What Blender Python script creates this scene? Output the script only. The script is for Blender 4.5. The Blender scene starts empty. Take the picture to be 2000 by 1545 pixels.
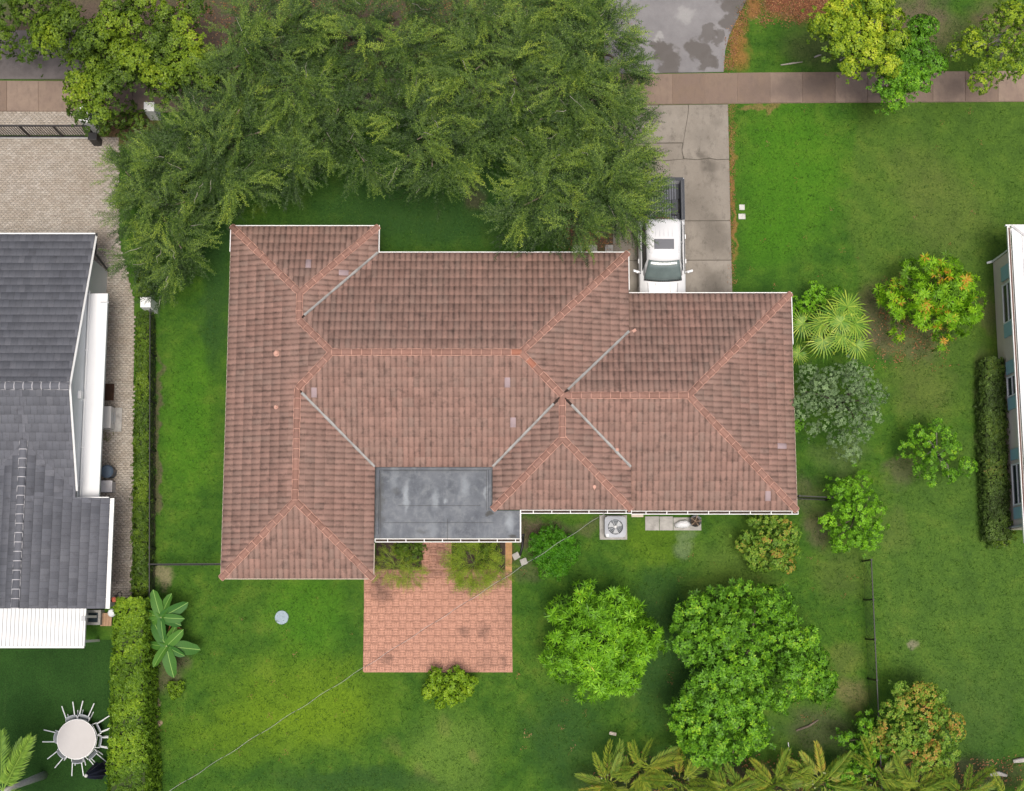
import bpy, bmesh, math, random
import numpy as np
from mathutils import Vector, Matrix
random.seed(11); rng = np.random.default_rng(11)
R = math.radians
scn = bpy.context.scene
COL = scn.collection

# ------------------------------------------------------------------ camera
F_PX, CAM_H, TILT = 2800.0, 62.0, R(8.7)
cam_d = bpy.data.cameras.new('camera'); cam_d.lens = 36 * F_PX / 2000; cam_d.sensor_width = 36
cam_d.clip_end = 3000; cam_d.clip_start = 1
cam = bpy.data.objects.new('camera', cam_d); COL.objects.link(cam)
cam.location = (0, 0, CAM_H); cam.rotation_euler = (TILT, 0, 0); scn.camera = cam

# ------------------------------------------------------------------ sky and sun (bright overcast)
SUN_EL, SUN_AZ = R(78), R(165)      # azimuth measured clockwise from +Y: light comes from the left and a little below
w = bpy.data.worlds.new('World'); scn.world = w; w.use_nodes = True
nt = w.node_tree; bg = nt.nodes['Background']
sky = nt.nodes.new('ShaderNodeTexSky'); sky.sky_type = 'NISHITA'; sky.sun_disc = False
sky.sun_elevation = SUN_EL; sky.sun_rotation = SUN_AZ
sky.air_density = 0.8; sky.dust_density = 7.0; sky.ozone_density = 0.6
nt.links.new(sky.outputs[0], bg.inputs[0]); bg.inputs[1].default_value = 0.10
sd = bpy.data.lights.new('sun', 'SUN'); sd.energy = 2.3; sd.angle = R(20); sd.color = (1.0, 0.95, 0.88)
sun = bpy.data.objects.new('sun', sd); COL.objects.link(sun)
sv = Vector((math.sin(SUN_AZ) * math.cos(SUN_EL), math.cos(SUN_AZ) * math.cos(SUN_EL), math.sin(SUN_EL)))
sun.rotation_euler = sv.to_track_quat('Z', 'Y').to_euler(); sun.location = (0, 0, 40)
scn.view_settings.view_transform = 'Standard'; scn.view_settings.look = 'None'
scn.view_settings.gamma = 1; scn.view_settings.use_curve_mapping = False
scn.view_settings.exposure = 0.33

# ------------------------------------------------------------------ helpers
def ray(px, py):
    dx = (px - 1000) / F_PX; dy = (772.5 - py) / F_PX
    return dx, dy * math.cos(TILT) + math.sin(TILT), dy * math.sin(TILT) - math.cos(TILT)
def P(px, py, z=0.0):
    a, b, c = ray(px, py); t = (z - CAM_H) / c
    return Vector((a * t, b * t, z))
def PX(px, py, x0):                       # where the sight line meets the vertical plane x = x0
    a, b, c = ray(px, py); t = x0 / a
    return Vector((x0, b * t, CAM_H + c * t))
def S(r, z=0.0): return r * (CAM_H - z) / F_PX

def link(o, parent=None):
    COL.objects.link(o)
    if parent is not None: o.parent = parent
    return o
def tag(o, label=None, cat=None, group=None, kind=None):
    if label: o['label'] = label
    if cat: o['category'] = cat
    if group: o['group'] = group
    if kind: o['kind'] = kind
    return o
def thing(name, label, cat, loc=(0, 0, 0), rz=0.0, group=None):
    o = bpy.data.objects.new(name, None); o.empty_display_size = .3
    o.location = loc; o.rotation_euler = (0, 0, rz); link(o)
    return tag(o, label, cat, group)
def bmobj(name, bm, m, parent=None, smooth=False):
    me = bpy.data.meshes.new(name); bm.to_mesh(me); bm.free()
    for x in (m if isinstance(m, (list, tuple)) else [m]): me.materials.append(x)
    if smooth:
        for p in me.polygons: p.use_smooth = True
    return link(bpy.data.objects.new(name, me), parent)
def npobj(name, V, Q, m, parent=None, attrs=None, midx=None, smooth=False):
    V = np.asarray(V, dtype=np.float32).reshape(-1, 3); Q = np.asarray(Q, dtype=np.int32)
    k = Q.shape[1]; me = bpy.data.meshes.new(name)
    me.vertices.add(len(V)); me.vertices.foreach_set('co', V.ravel())
    me.loops.add(Q.size); me.loops.foreach_set('vertex_index', Q.ravel())
    me.polygons.add(len(Q)); me.polygons.foreach_set('loop_start', np.arange(len(Q), dtype=np.int32) * k)
    for x in (m if isinstance(m, (list, tuple)) else [m]): me.materials.append(x)
    if midx is not None: me.polygons.foreach_set('material_index', np.asarray(midx, dtype=np.int32))
    if smooth: me.polygons.foreach_set('use_smooth', np.ones(len(Q), dtype=bool))
    me.update(calc_edges=True)
    for n, a in (attrs or {}).items():
        at = me.attributes.new(n, 'FLOAT', 'POINT'); at.data.foreach_set('value', np.asarray(a, dtype=np.float32))
    return link(bpy.data.objects.new(name, me), parent)

def bx(bm, cx, cy, cz, sx, sy, sz, rz=0.0, bev=0.0, M=None):
    mt = Matrix.Translation((cx, cy, cz)) @ Matrix.Rotation(rz, 4, 'Z') @ Matrix.Diagonal((sx, sy, sz, 1))
    if M is not None: mt = M @ mt
    r = bmesh.ops.create_cube(bm, size=1, matrix=mt)
    if bev:
        es = list({e for v in r['verts'] for e in v.link_edges})
        bmesh.ops.bevel(bm, geom=es, offset=bev, segments=2, affect='EDGES', profile=.7)
def cyl(bm, p0, p1, r0, r1=None, n=10, cap=True):
    p0, p1 = Vector(p0), Vector(p1); r1 = r0 if r1 is None else r1
    d = p1 - p0; q = d.to_track_quat('Z', 'Y').to_matrix().to_4x4()
    bmesh.ops.create_cone(bm, cap_ends=cap, segments=n, radius1=r0, radius2=r1, depth=d.length,
                          matrix=Matrix.Translation((p0 + p1) / 2) @ q)
def tube(bm, pts, rad, n=6):
    rings = []
    for i, p in enumerate(pts):
        p = Vector(p); a = Vector(pts[max(i - 1, 0)]); b = Vector(pts[min(i + 1, len(pts) - 1)])
        d = (b - a).normalized(); q = d.to_track_quat('Z', 'Y')
        r = rad[i] if isinstance(rad, (list, tuple)) else rad
        rings.append([bm.verts.new(p + q @ Vector((math.cos(t * 2 * math.pi / n) * r, math.sin(t * 2 * math.pi / n) * r, 0))) for t in range(n)])
    for a, b in zip(rings, rings[1:]):
        for t in range(n): bm.faces.new((a[t], a[(t + 1) % n], b[(t + 1) % n], b[t]))
    bm.faces.new(rings[0][::-1]); bm.faces.new(rings[-1])
def prism(bm, pts, z0, z1):
    lo = [bm.verts.new((p[0], p[1], z0)) for p in pts]; hi = [bm.verts.new((p[0], p[1], z1)) for p in pts]
    n = len(pts)
    f = bm.faces.new(hi); g = bm.faces.new(lo[::-1])
    for i in range(n): bm.faces.new((lo[i], lo[(i + 1) % n], hi[(i + 1) % n], hi[i]))
    bmesh.ops.recalc_face_normals(bm, faces=list(bm.faces))
def box_obj(name, m, parent, cx, cy, cz, sx, sy, sz, rz=0, bev=0.0):
    bm = bmesh.new(); bx(bm, cx, cy, cz, sx, sy, sz, rz, bev); return bmobj(name, bm, m, parent)

# ------------------------------------------------------------------ material helpers
class NT:
    def __init__(s, name):
        s.m = bpy.data.materials.new(name); s.m.use_nodes = True; s.t = s.m.node_tree
        s.b = s.t.nodes['Principled BSDF']; s.tc = s.t.nodes.new('ShaderNodeNewGeometry')
        s.pos = s.tc.outputs['Position']
    def n(s, typ, **k):
        x = s.t.nodes.new(typ)
        for a, b in k.items(): setattr(x, a, b)
        return x
    def l(s, a, b): s.t.links.new(a, b)
    def noise(s, scale, detail=3, rough=.55, vec=None, dist=0):
        x = s.n('ShaderNodeTexNoise'); x.inputs['Scale'].default_value = scale; x.inputs['Detail'].default_value = detail
        x.inputs['Roughness'].default_value = rough; x.inputs['Distortion'].default_value = dist
        s.l(vec or s.pos, x.inputs['Vector']); return x.outputs['Fac']
    def mapv(s, sc, rot=(0, 0, 0)):
        x = s.n('ShaderNodeMapping'); x.inputs['Scale'].default_value = sc; x.inputs['Rotation'].default_value = rot
        s.l(s.pos, x.inputs['Vector']); return x.outputs[0]
    def mr(s, v, a, b, c=0., d=1., smooth=False):
        x = s.n('ShaderNodeMapRange'); x.clamp = True
        if smooth: x.interpolation_type = 'SMOOTHSTEP'
        for i, q in zip((1, 2, 3, 4), (a, b, c, d)): x.inputs[i].default_value = q
        s.l(v, x.inputs[0]); return x.outputs[0]
    def math(s, op, a, b=None):
        x = s.n('ShaderNodeMath', operation=op)
        for i, q in enumerate((a, b)):
            if q is None: continue
            if isinstance(q, (int, float)): x.inputs[i].default_value = q
            else: s.l(q, x.inputs[i])
        return x.outputs[0]
    def mix(s, f, a, b, mode='MIX'):
        x = s.n('ShaderNodeMix'); x.data_type = 'RGBA'; x.blend_type = mode
        if isinstance(f, (int, float)): x.inputs[0].default_value = f
        else: s.l(f, x.inputs[0])
        for i, q in ((6, a), (7, b)):
            if isinstance(q, (tuple, list)): x.inputs[i].default_value = (*q[:3], 1)
            else: s.l(q, x.inputs[i])
        return x.outputs[2]
    def ramp(s, f, stops):
        x = s.n('ShaderNodeValToRGB'); e = x.color_ramp.elements
        while len(e) < len(stops): e.new(.5)
        for i, (p, c) in enumerate(stops): e[i].position = p; e[i].color = (*c, 1)
        s.l(f, x.inputs[0]); return x.outputs[0]
    def attr(s, name):
        x = s.n('ShaderNodeAttribute'); x.attribute_name = name; return x.outputs['Fac']
    def rnd(s):
        oi = s.n('ShaderNodeObjectInfo').outputs['Random']
        return s.math('FRACT', s.math('ADD', s.tc.outputs['Random Per Island'], oi))
    def col(s, c): s.l(c, s.b.inputs['Base Color'])
    def bump(s, h, dist=.01, st=1.):
        x = s.n('ShaderNodeBump'); x.inputs['Distance'].default_value = dist; x.inputs['Strength'].default_value = st
        s.l(h, x.inputs['Height']); s.l(x.outputs[0], s.b.inputs['Normal'])
    def rough(s, r, spec=.35):
        s.b.inputs['Roughness'].default_value = r; s.b.inputs['Specular IOR Level'].default_value = spec
    def blob(s, base, x, y, r, col, st=1., soft=.6, vec=None, sy=1.):
        d = s.n('ShaderNodeVectorMath', operation='SUBTRACT'); s.l(vec or s.pos, d.inputs[0]); d.inputs[1].default_value = (x, y, 0)
        m = s.n('ShaderNodeVectorMath', operation='MULTIPLY'); s.l(d.outputs[0], m.inputs[0]); m.inputs[1].default_value = (1, 1 / sy, 0)
        ln = s.n('ShaderNodeVectorMath', operation='LENGTH'); s.l(m.outputs[0], ln.inputs[0])
        return s.mix(s.mr(ln.outputs['Value'], r, r * (1 - soft), 0, st, True), base, col)
    def warp(s, amt=.6, sc=1.2):
        nz = s.n('ShaderNodeTexNoise'); nz.inputs['Scale'].default_value = sc; nz.inputs['Detail'].default_value = 4; s.l(s.pos, nz.inputs['Vector'])
        a = s.n('ShaderNodeVectorMath', operation='SUBTRACT'); s.l(nz.outputs['Color'], a.inputs[0]); a.inputs[1].default_value = (.5, .5, .5)
        b = s.n('ShaderNodeVectorMath', operation='SCALE'); s.l(a.outputs[0], b.inputs[0]); b.inputs['Scale'].default_value = amt * 2
        c = s.n('ShaderNodeVectorMath', operation='ADD'); s.l(s.pos, c.inputs[0]); s.l(b.outputs[0], c.inputs[1])
        return c.outputs[0]
def dk(c, k): return tuple(x * k for x in c)
def simple(name, c, rough=.6, var=.25, sc=3., fine=60., metal=0., bump=.0, spec=.35, grime=None):
    t = NT(name); a = t.noise(sc, 5, .6); b = t.noise(fine, 2)
    f = t.math('ADD', t.math('MULTIPLY', a, .7), t.math('MULTIPLY', b, .3))
    c1 = t.mix(t.mr(f, .3, .7), dk(c, 1 - var), dk(c, 1 + var * .6))
    if grime: c1 = t.mix(t.mr(t.noise(sc * .6, 6, .7), .52, .72, 0, .8), c1, grime)
    t.col(c1); t.rough(rough, spec); t.b.inputs['Metallic'].default_value = metal
    if bump: t.bump(b, bump)
    return t.m
def foliage(name, stops, trans=.3, var=.35, rough=.5):
    t = NT(name)
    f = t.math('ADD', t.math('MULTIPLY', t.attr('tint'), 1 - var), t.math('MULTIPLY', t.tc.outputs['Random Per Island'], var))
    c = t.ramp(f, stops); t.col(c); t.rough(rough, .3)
    tr = t.n('ShaderNodeBsdfTranslucent'); t.l(t.mix(1., c, (1.2, 1.3, .5), 'MULTIPLY'), tr.inputs[0])
    mx = t.n('ShaderNodeMixShader'); mx.inputs[0].default_value = trans
    t.l(t.b.outputs[0], mx.inputs[1]); t.l(tr.outputs[0], mx.inputs[2])
    t.l(mx.outputs[0], t.t.nodes['Material Output'].inputs[0]); return t.m

# ------------------------------------------------------------------ materials
def make_lawn():
    t = NT('lawn_grass'); v = t.warp(.9, .9)
    big = t.noise(.22, 3, .5); mid = t.noise(1.1, 5, .65); fine = t.noise(10, 5, .85); blade = t.noise(26, 3, .9)
    f = t.math('ADD', t.math('MULTIPLY', big, .35), t.math('MULTIPLY', mid, .65))
    c = t.ramp(f, [(.30, (.016, .053, .007)), (.42, (.026, .078, .009)), (.53, (.041, .104, .011)), (.68, (.074, .135, .017))])
    def B(px, py, r, col, st=.8, sy=1., soft=.7):
        nonlocal c; p = P(px, py); c = t.blob(c, p.x, p.y, S(r), col, st * (.7 if col in (tan, dirt) and r < 60 else 1.), soft, v, sy)
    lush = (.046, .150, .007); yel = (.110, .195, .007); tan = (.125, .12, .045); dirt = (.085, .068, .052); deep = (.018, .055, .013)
    B(1545, 330, 150, lush, .6, 1.5); B(1500, 470, 90, lush, .5)
    B(370, 830, 75, lush, .5, 3); B(600, 1360, 230, yel, .42, .55); B(480, 1430, 200, yel, .35, .4); B(640, 1395, 120, yel, .3, .6); B(600, 1200, 110, lush, .5)
    B(880, 1480, 120, (.10, .18, .03), .5); B(1850, 420, 130, tan, .22); B(1790, 330, 100, tan, .2); B(1800, 760, 90, tan, .30)
    B(1100, 1440, 120, deep, .7); B(1300, 1290, 120, deep, .85, 1.5); B(1300, 1160, 90, deep, .6)  # shade around the back yard trees painted into the grass colour
    B(850, 400, 420, deep, .85, .33); B(420, 600, 45, deep, .8, 4); B(420, 460, 90, deep, .8, 1)  # shade of house and front trees painted into the grass colour
    B(1640, 1120, 80, tan, .2); B(1655, 1280, 45, tan, .4); B(1665, 1355, 42, (.16, .13, .07), .5); B(1640, 1330, 30, tan, .5)
    B(925, 1485, 22, tan, .55); B(870, 1420, 25, tan, .3); B(825, 1510, 28, tan, .4); B(765, 1460, 26, tan, .3)
    B(1280, 1060, 100, yel, .28, .5); B(1440, 1120, 120, (.10, .17, .03), .5); B(1340, 1065, 30, (.12, .17, .10), .5)
    B(1752, 1030, 40, tan, .3, 1.6); B(1760, 915, 40, dirt, .8, 1.2); B(1575, 965, 45, dirt, .6); B(1600, 1030, 40, dirt, .85, 1.4)
    B(1720, 620, 60, dirt, .8, 1.6); B(1780, 660, 90, dirt, .65, .8); B(1925, 820, 26, dirt, .95, 7); B(1935, 610, 20, dirt, .8, 3)
    B(335, 1310, 42, dirt, .85, 1.3); B(308, 1420, 10, (.30, .24, .17), .95, 7, .5); B(303, 900, 10, dirt, .95, 28, .5); B(310, 1130, 26, (.22, .19, .13), .6)
    B(1060, 1045, 60, dirt, .9, .8); B(1140, 1025, 50, dirt, .6, .5); B(1020, 1040, 24, dirt, .9, 1.2); B(1030, 1110, 40, dirt, .5)
    B(790, 1085, 75, (.06, .042, .03), 1, .7, .3); B(940, 1080, 75, (.06, .042, .03), 1, .7, .3)
    B(1160, 450, 95, (.10, .07, .055), .95, .7); B(925, 380, 40, dirt, .7, 1.2); B(1225, 440, 60, dirt, .9, 1.6)
    B(200, 60, 420, (.085, .066, .055), .95, .35); B(700, 60, 520, (.075, .058, .046), .95, .3); B(420, 110, 160, dirt, .9)
    B(250, 250, 90, (.11, .07, .045), .9, .6); B(1620, 90, 130, (.10, .12, .05), .5, .6)
    B(1560, -10, 100, (.13, .055, .032), .98, .7, .45); B(1780, 60, 140, (.10, .078, .06), .9, .7); B(1960, 60, 110, (.09, .07, .05), .9, .8)
    B(1690, 110, 60, (.13, .10, .085), .85, .5); B(1445, 90, 26, (.20, .10, .035), .75, 3, .7); B(1465, 15, 26, (.20, .09, .04), .75, 1.5, .7)
    B(1500, 207, 22, (.2, .1, .04), .0, .3); B(1431, 390, 7, (.22, .12, .045), .6, 28, .6); B(1490, 207, 60, (.16, .12, .05), .7, .12, .5)
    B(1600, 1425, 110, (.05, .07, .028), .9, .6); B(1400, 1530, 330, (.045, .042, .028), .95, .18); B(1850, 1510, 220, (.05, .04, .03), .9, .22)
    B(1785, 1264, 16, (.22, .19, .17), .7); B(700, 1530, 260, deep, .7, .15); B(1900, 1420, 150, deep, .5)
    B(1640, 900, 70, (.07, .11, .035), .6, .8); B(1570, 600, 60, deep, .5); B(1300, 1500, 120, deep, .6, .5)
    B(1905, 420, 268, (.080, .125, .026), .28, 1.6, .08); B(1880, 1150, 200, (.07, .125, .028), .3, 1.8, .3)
    g = t.math('ADD', t.math('MULTIPLY', fine, .5), t.math('MULTIPLY', blade, .5))
    c = t.mix(t.mr(g, .34, .66), t.mix(1., c, (.40, .46, .50), 'MULTIPLY'), t.mix(1., c, (1.95, 1.7, 1.6), 'MULTIPLY'))
    wd = t.noise(3.3, 5, .75); c = t.mix(t.mr(wd, .62, .75, 0, .35), c, (.12, .13, .04))
    t.col(c); t.rough(.8, .1); t.bump(g, .03, .6); return t.m
LAWN = make_lawn()
def make_turf():
    t = NT('back_turf'); a = t.noise(.5, 4); b = t.noise(30, 4, .8)
    st = t.noise(2.2, 3, .6, t.mapv((1.6, .15, 1)))
    c = t.mix(t.mr(a, .3, .7), (.014, .046, .009), (.024, .070, .013)); c = t.mix(t.mr(st, .55, .75, 0, .35), c, (.035, .075, .018))
    c = t.mix(t.mr(b, .35, .65), t.mix(1., c, (.5, .5, .5), 'MULTIPLY'), t.mix(1., c, (1.6, 1.5, 1.5), 'MULTIPLY'))
    t.col(c); t.rough(.8, .1); t.bump(b, .04, .8); return t.m
def make_tile(name, base, dirty, patch, edge=False):
    t = NT(name); r = t.rnd()
    a = t.noise(.55, 5, .65); m = t.noise(2.6, 5, .7); f = t.noise(28, 4, .7)
    c = t.mix(t.mr(r, 0, 1), dk(base, .86), dk(base, 1.16)); c = t.mix(t.mr(t.math('FRACT', t.math('MULTIPLY', r, 7.3)), .82, .95, 0, .5), c, patch)
    c = t.mix(t.mr(a, .35, .68, 0, .55), c, dk(patch, .95))
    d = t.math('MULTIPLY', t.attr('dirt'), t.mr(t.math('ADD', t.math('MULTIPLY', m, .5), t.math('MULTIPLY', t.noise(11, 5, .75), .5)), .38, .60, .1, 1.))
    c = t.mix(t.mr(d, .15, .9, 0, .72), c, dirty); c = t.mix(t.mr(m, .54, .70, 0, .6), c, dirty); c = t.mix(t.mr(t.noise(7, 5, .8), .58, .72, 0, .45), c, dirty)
    c = t.mix(t.mr(f, .3, .7, 0, .35), c, dk(base, .6))
    t.col(c); t.rough(.88, .2); t.bump(f, .006); return t.m
TILE = make_tile('clay_tile', (.282, .172, .140), (.080, .056, .049), (.25, .182, .152))
TILE_EDGE = simple('tile_edge', (.48, .29, .235), .9, .35, 3)
RIDGE = make_tile('ridge_clay', (.265, .145, .112), (.13, .08, .062), (.27, .165, .135))
MORTAR = simple('ridge_mortar', (.52, .30, .235), .9, .35, 2.5, 30)
LILAC = simple('replacement_tile', (.33, .255, .265), .85, .12, 4)
FRESH = simple('fresh_clay', (.31, .13, .085), .85, .2, 4)
GTILE = make_tile('slate_tile', (.108, .114, .132), (.07, .072, .082), (.165, .17, .19))
GTILE_EDGE = simple('slate_edge', (.075, .078, .088), .9)
PALEM = simple('pale_mortar', (.42, .42, .44), .9, .25, 4)
FLASH = simple('grey_flashing', (.30, .30, .29), .6, .3, 3, 40, .2, grime=(.2, .17, .15))
WHITE = simple('white_paint', (.78, .79, .78), .5, .06, 1.5, 30)
WHITE2 = simple('white_metal', (.70, .71, .72), .8, .04, 1)
SIDING = simple('pale_siding', (.62, .65, .66), .6, .06, 1)
DARKGAP = simple('dark_rust', (.035, .022, .018), .9)
STUCCO = simple('tan_stucco', (.70, .62, .53), .9, .10, 1.2, 60, bump=.004)
CREAM = simple('cream_stucco', (.55, .48, .40), .9, .08, 2)
BLUE = simple('blue_shutter', (.30, .50, .55), .6, .08, 3)
GLASS = simple('window_glass', (.03, .04, .05), .08, .1, 1, spec=.6)
BLACK = simple('black_metal', (.018, .018, .02), .5, .2, 3)
CONC = simple('concrete', (.30, .275, .24), .9, .32, 1.3, 50, bump=.004, grime=(.13, .115, .10))
PADC = simple('grey_pad', (.36, .35, .33), .9, .3, 4, 60, grime=(.2, .19, .18))
BARK = simple('bark', (.16, .13, .10), .95, .4, 6, 30, bump=.02)
PBARK = simple('pale_bark', (.34, .31, .27), .9, .35, 8, 30)
GREYP = simple('grey_plastic', (.42, .44, .46), .5, .1)
SOIL = simple('soil', (.055, .04, .03), .95, .4, 5, 40, bump=.02)

def make_sidewalk():
    t = NT('sidewalk_concrete'); r = t.rnd(); a = t.noise(1.1, 6, .7); st = t.noise(1.3, 5, .7, t.mapv((4, 1.5, 1))); f = t.noise(60, 3, .7)
    c = t.mix(r, (.162, .116, .084), (.245, .186, .142)); c = t.mix(t.mr(a, .38, .66, 0, .7), c, (.15, .108, .09))
    c = t.mix(t.mr(st, .50, .72, 0, .5), c, (.10, .078, .066)); v = t.warp(.5, 2.)
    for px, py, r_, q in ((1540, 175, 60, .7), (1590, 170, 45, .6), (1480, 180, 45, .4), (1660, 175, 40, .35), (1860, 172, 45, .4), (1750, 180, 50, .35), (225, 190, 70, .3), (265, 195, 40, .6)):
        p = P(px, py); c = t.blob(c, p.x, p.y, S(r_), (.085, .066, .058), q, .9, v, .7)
    c = t.mix(t.mr(f, .3, .75, 0, .3), c, (.32, .25, .21))
    t.col(c); t.rough(.9, .2); t.bump(f, .004); return t.m
SIDEW = make_sidewalk()
def make_drive():
    t = NT('driveway_concrete'); r = t.rnd(); a = t.noise(.9, 6, .72); b = t.noise(3.4, 6, .75, t.mapv((1, .6, 1))); f = t.noise(55, 3, .75); v = t.warp(.35, 2.5)
    c = t.mix(r, (.205, .183, .153), (.262, .238, .205)); c = t.mix(t.mr(a, .40, .68, 0, .75), c, (.165, .145, .12))
    c = t.mix(t.mr(b, .52, .68, 0, .7), c, (.10, .09, .075)); c = t.mix(t.mr(f, .35, .75, 0, .35), c, (.35, .32, .28))
    for px, py, r_, st in ((1400, 470, 50, .45), (1360, 400, 60, .3), (1400, 560, 40, .5), (1370, 270, 40, .25), (1385, 325, 26, .6), (1370, 305, 16, .6), (1385, 440, 36, .35), (1395, 350, 18, .3), (1385, 545, 40, .35), (1400, 240, 20, .3), (1280, 225, 28, .3)):
        p = P(px, py); c = t.blob(c, p.x, p.y, S(r_), (.07, .062, .052), st, .9, v)
    t.col(c); t.rough(.9, .2); t.bump(f, .004); return t.m
DRIVE = make_drive()
def make_asphalt():
    t = NT('old_asphalt'); a = t.noise(.8, 6, .7); f = t.noise(70, 3, .8); v = t.warp(.55, 2.2)
    c = t.mix(t.mr(a, .3, .7), (.185, .18, .188), (.265, .26, .265))
    for px, py, r_, st in ((1300, 108, 30, .95), (1288, 95, 20, .9), (1318, 122, 20, .9), (1362, 95, 30, .95), (1380, 118, 22, .9), (1395, 120, 14, .8), (1385, 65, 20, .8), (1405, 75, 16, .8),
                           (1435, 10, 32, .9), (1425, 45, 22, .9), (1305, 138, 22, .9), (1450, -20, 60, .9)):
        p = P(px, py); c = t.blob(c, p.x, p.y, S(r_), (.105, .095, .088), st, .35, v)
    for px, py, r_, st in ((1335, 30, 26, .5), (1285, 75, 14, .6)):
        p = P(px, py); c = t.blob(c, p.x, p.y, S(r_), (.40, .40, .39), st, .6, v)
    c = t.mix(t.mr(f, .3, .7, 0, .5), c, (.12, .115, .11)); t.col(c); t.rough(.92, .2); t.bump(f, .006); return t.m
ASPH = make_asphalt()
def make_paver(name, c0, c1, grime, gx=None, blobs=(), joint=(.15, .12, .1)):
    t = NT(name); r = t.rnd(); a = t.noise(.7, 6, .7); f = t.noise(45, 3, .7); v = t.warp(.4, 3)
    c = t.mix(r, c0, c1); c = t.mix(t.mr(a, .40, .66, 0, .7), c, grime); c = t.mix(t.mr(f, .3, .8, 0, .3), c, dk(c0, .7))
    for px, py, r_, st, sy in blobs:
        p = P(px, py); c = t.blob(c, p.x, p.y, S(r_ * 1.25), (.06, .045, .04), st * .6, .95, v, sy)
    t.col(c); t.rough(.9, .2); return t.m
PAVER = make_paver('beige_paver', (.33, .295, .25), (.46, .42, .37), (.31, .26, .205),
                   blobs=((230, 262, 50, .6, .5), (180, 255, 40, .5, .4), (225, 1120, 35, .4, 3), (215, 790, 30, .5, 1.5), (200, 470, 30, .5, 1)))
BRICKP = make_paver('salmon_brick', (.478, .256, .185), (.484, .260, .189), (.445, .235, .17),
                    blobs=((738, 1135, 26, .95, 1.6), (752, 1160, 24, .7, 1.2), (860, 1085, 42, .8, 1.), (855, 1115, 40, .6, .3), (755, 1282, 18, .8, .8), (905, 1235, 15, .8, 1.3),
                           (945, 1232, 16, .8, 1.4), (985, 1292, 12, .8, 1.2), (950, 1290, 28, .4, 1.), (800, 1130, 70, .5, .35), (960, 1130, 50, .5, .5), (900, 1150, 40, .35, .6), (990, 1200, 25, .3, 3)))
BRICKJ = simple('brick_joint', (.46, .25, .185), .95, .25, 1.0, 20, grime=(.25, .16, .12))
PAVERJ = simple('paver_joint', (.27, .235, .195), .95, .3, 2)
def make_membrane():
    t = NT('flat_roof_membrane'); v = t.warp(.25, 2.6); a = t.noise(.9, 6, .7); st = t.noise(1.0, 5, .65, t.mapv((2.4, .5, 1))); f = t.noise(40, 4, .75)
    c = t.mix(t.mr(a, .3, .7), (.085, .095, .112), (.175, .19, .21)); c = t.mix(t.mr(st, .55, .75, 0, .6), c, (.24, .265, .29))
    c = t.mix(t.mr(t.noise(3.2, 6, .75), .48, .68, 0, .45), c, (.26, .28, .29))
    for px, py, r_, stt, sy in ((793, 970, 9, .9, 5), (850, 975, 12, .7, 2.6), (870, 980, 6, .8, 2), (908, 950, 14, .6, 2), (995, 1020, 14, .8, 2.2), (770, 935, 12, .4, 3), (760, 1030, 16, .4, 1.4), (950, 960, 6, .6, 5), (845, 1035, 14, .4, 2.6)):
        p = P(px, py, 2.9); c = t.blob(c, p.x, p.y, S(r_, 2.9), (.34, .375, .40), stt * .8, .9, v, sy)
    for px, py, r_, stt, sy in ((742, 980, 12, .6, 6), (850, 1057, 140, .4, .06), (955, 1003, 10, .9, .5), (1003, 1047, 10, .9, .6), (775, 960, 12, .4, 1), (825, 1038, 14, .4, .5)):
        p = P(px, py, 2.9); c = t.blob(c, p.x, p.y, S(r_, 2.9), (.07, .07, .065), stt, .7, v, sy)
    c = t.mix(t.mr(f, .3, .75, 0, .3), c, (.08, .085, .09)); t.col(c); t.rough(.95, .15); t.bump(f, .005); return t.m
MEMB = make_membrane()

# foliage colours
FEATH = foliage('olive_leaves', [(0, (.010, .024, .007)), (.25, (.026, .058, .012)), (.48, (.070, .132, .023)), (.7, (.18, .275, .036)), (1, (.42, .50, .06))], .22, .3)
BRIGHT = foliage('lime_leaves', [(0, (0.041, 0.077, 0.016)), (.35, (0.086, 0.153, 0.020)), (.65, (0.198, 0.306, 0.020)), (1, (0.396, 0.468, 0.032))], .3)
DKLEAF = foliage('dark_leaves', [(0, (0.029, 0.057, 0.010)), (.5, (0.072, 0.138, 0.014)), (1, (0.185, 0.276, 0.019))], .25)
YELLEAF = foliage('yellow_lime_leaves', [(0, (.06, .12, .02)), (.3, (.14, .25, .02)), (.6, (.34, .46, .025)), (1, (.62, .64, .05))], .3)
MANGO = foliage('mango_leaves', [(0, (0.026, 0.070, 0.005)), (.4, (0.116, 0.297, 0.013)), (.75, (0.214, 0.470, 0.019)), (.97, (0.313, 0.582, 0.023)), (1, (0.526, 0.332, 0.033))], .25, .5)
MANGO2 = foliage('mango_flush_leaves', [(0, (0.035, 0.075, 0.007)), (.5, (0.172, 0.388, 0.012)), (.72, (0.287, 0.525, 0.014)), (.8, (0.546, 0.312, 0.034)), (1, (0.632, 0.250, 0.041))], .3, .22)
BUSHY = foliage('glossy_green_leaves', [(0, (0.024, 0.065, 0.006)), (.45, (0.098, 0.257, 0.017)), (.75, (0.180, 0.410, 0.021)), (1, (0.363, 0.565, 0.023))], .25, .5)
BALL = foliage('box_leaves', [(0, (0.031, 0.113, 0.006)), (.5, (0.068, 0.239, 0.010)), (1, (0.152, 0.391, 0.016))], .25)
GREYG = foliage('grey_green_leaves', [(0, (0.077, 0.125, 0.061)), (.5, (0.162, 0.251, 0.113)), (1, (0.298, 0.427, 0.198))], .25)
ORANGE = foliage('orange_tinged_leaves', [(0, (0.066, 0.120, 0.022)), (.4, (0.144, 0.288, 0.028)), (.62, (0.252, 0.384, 0.044)), (.76, (0.384, 0.288, 0.055)), (1, (0.576, 0.192, 0.066))], .25, .35)
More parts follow.
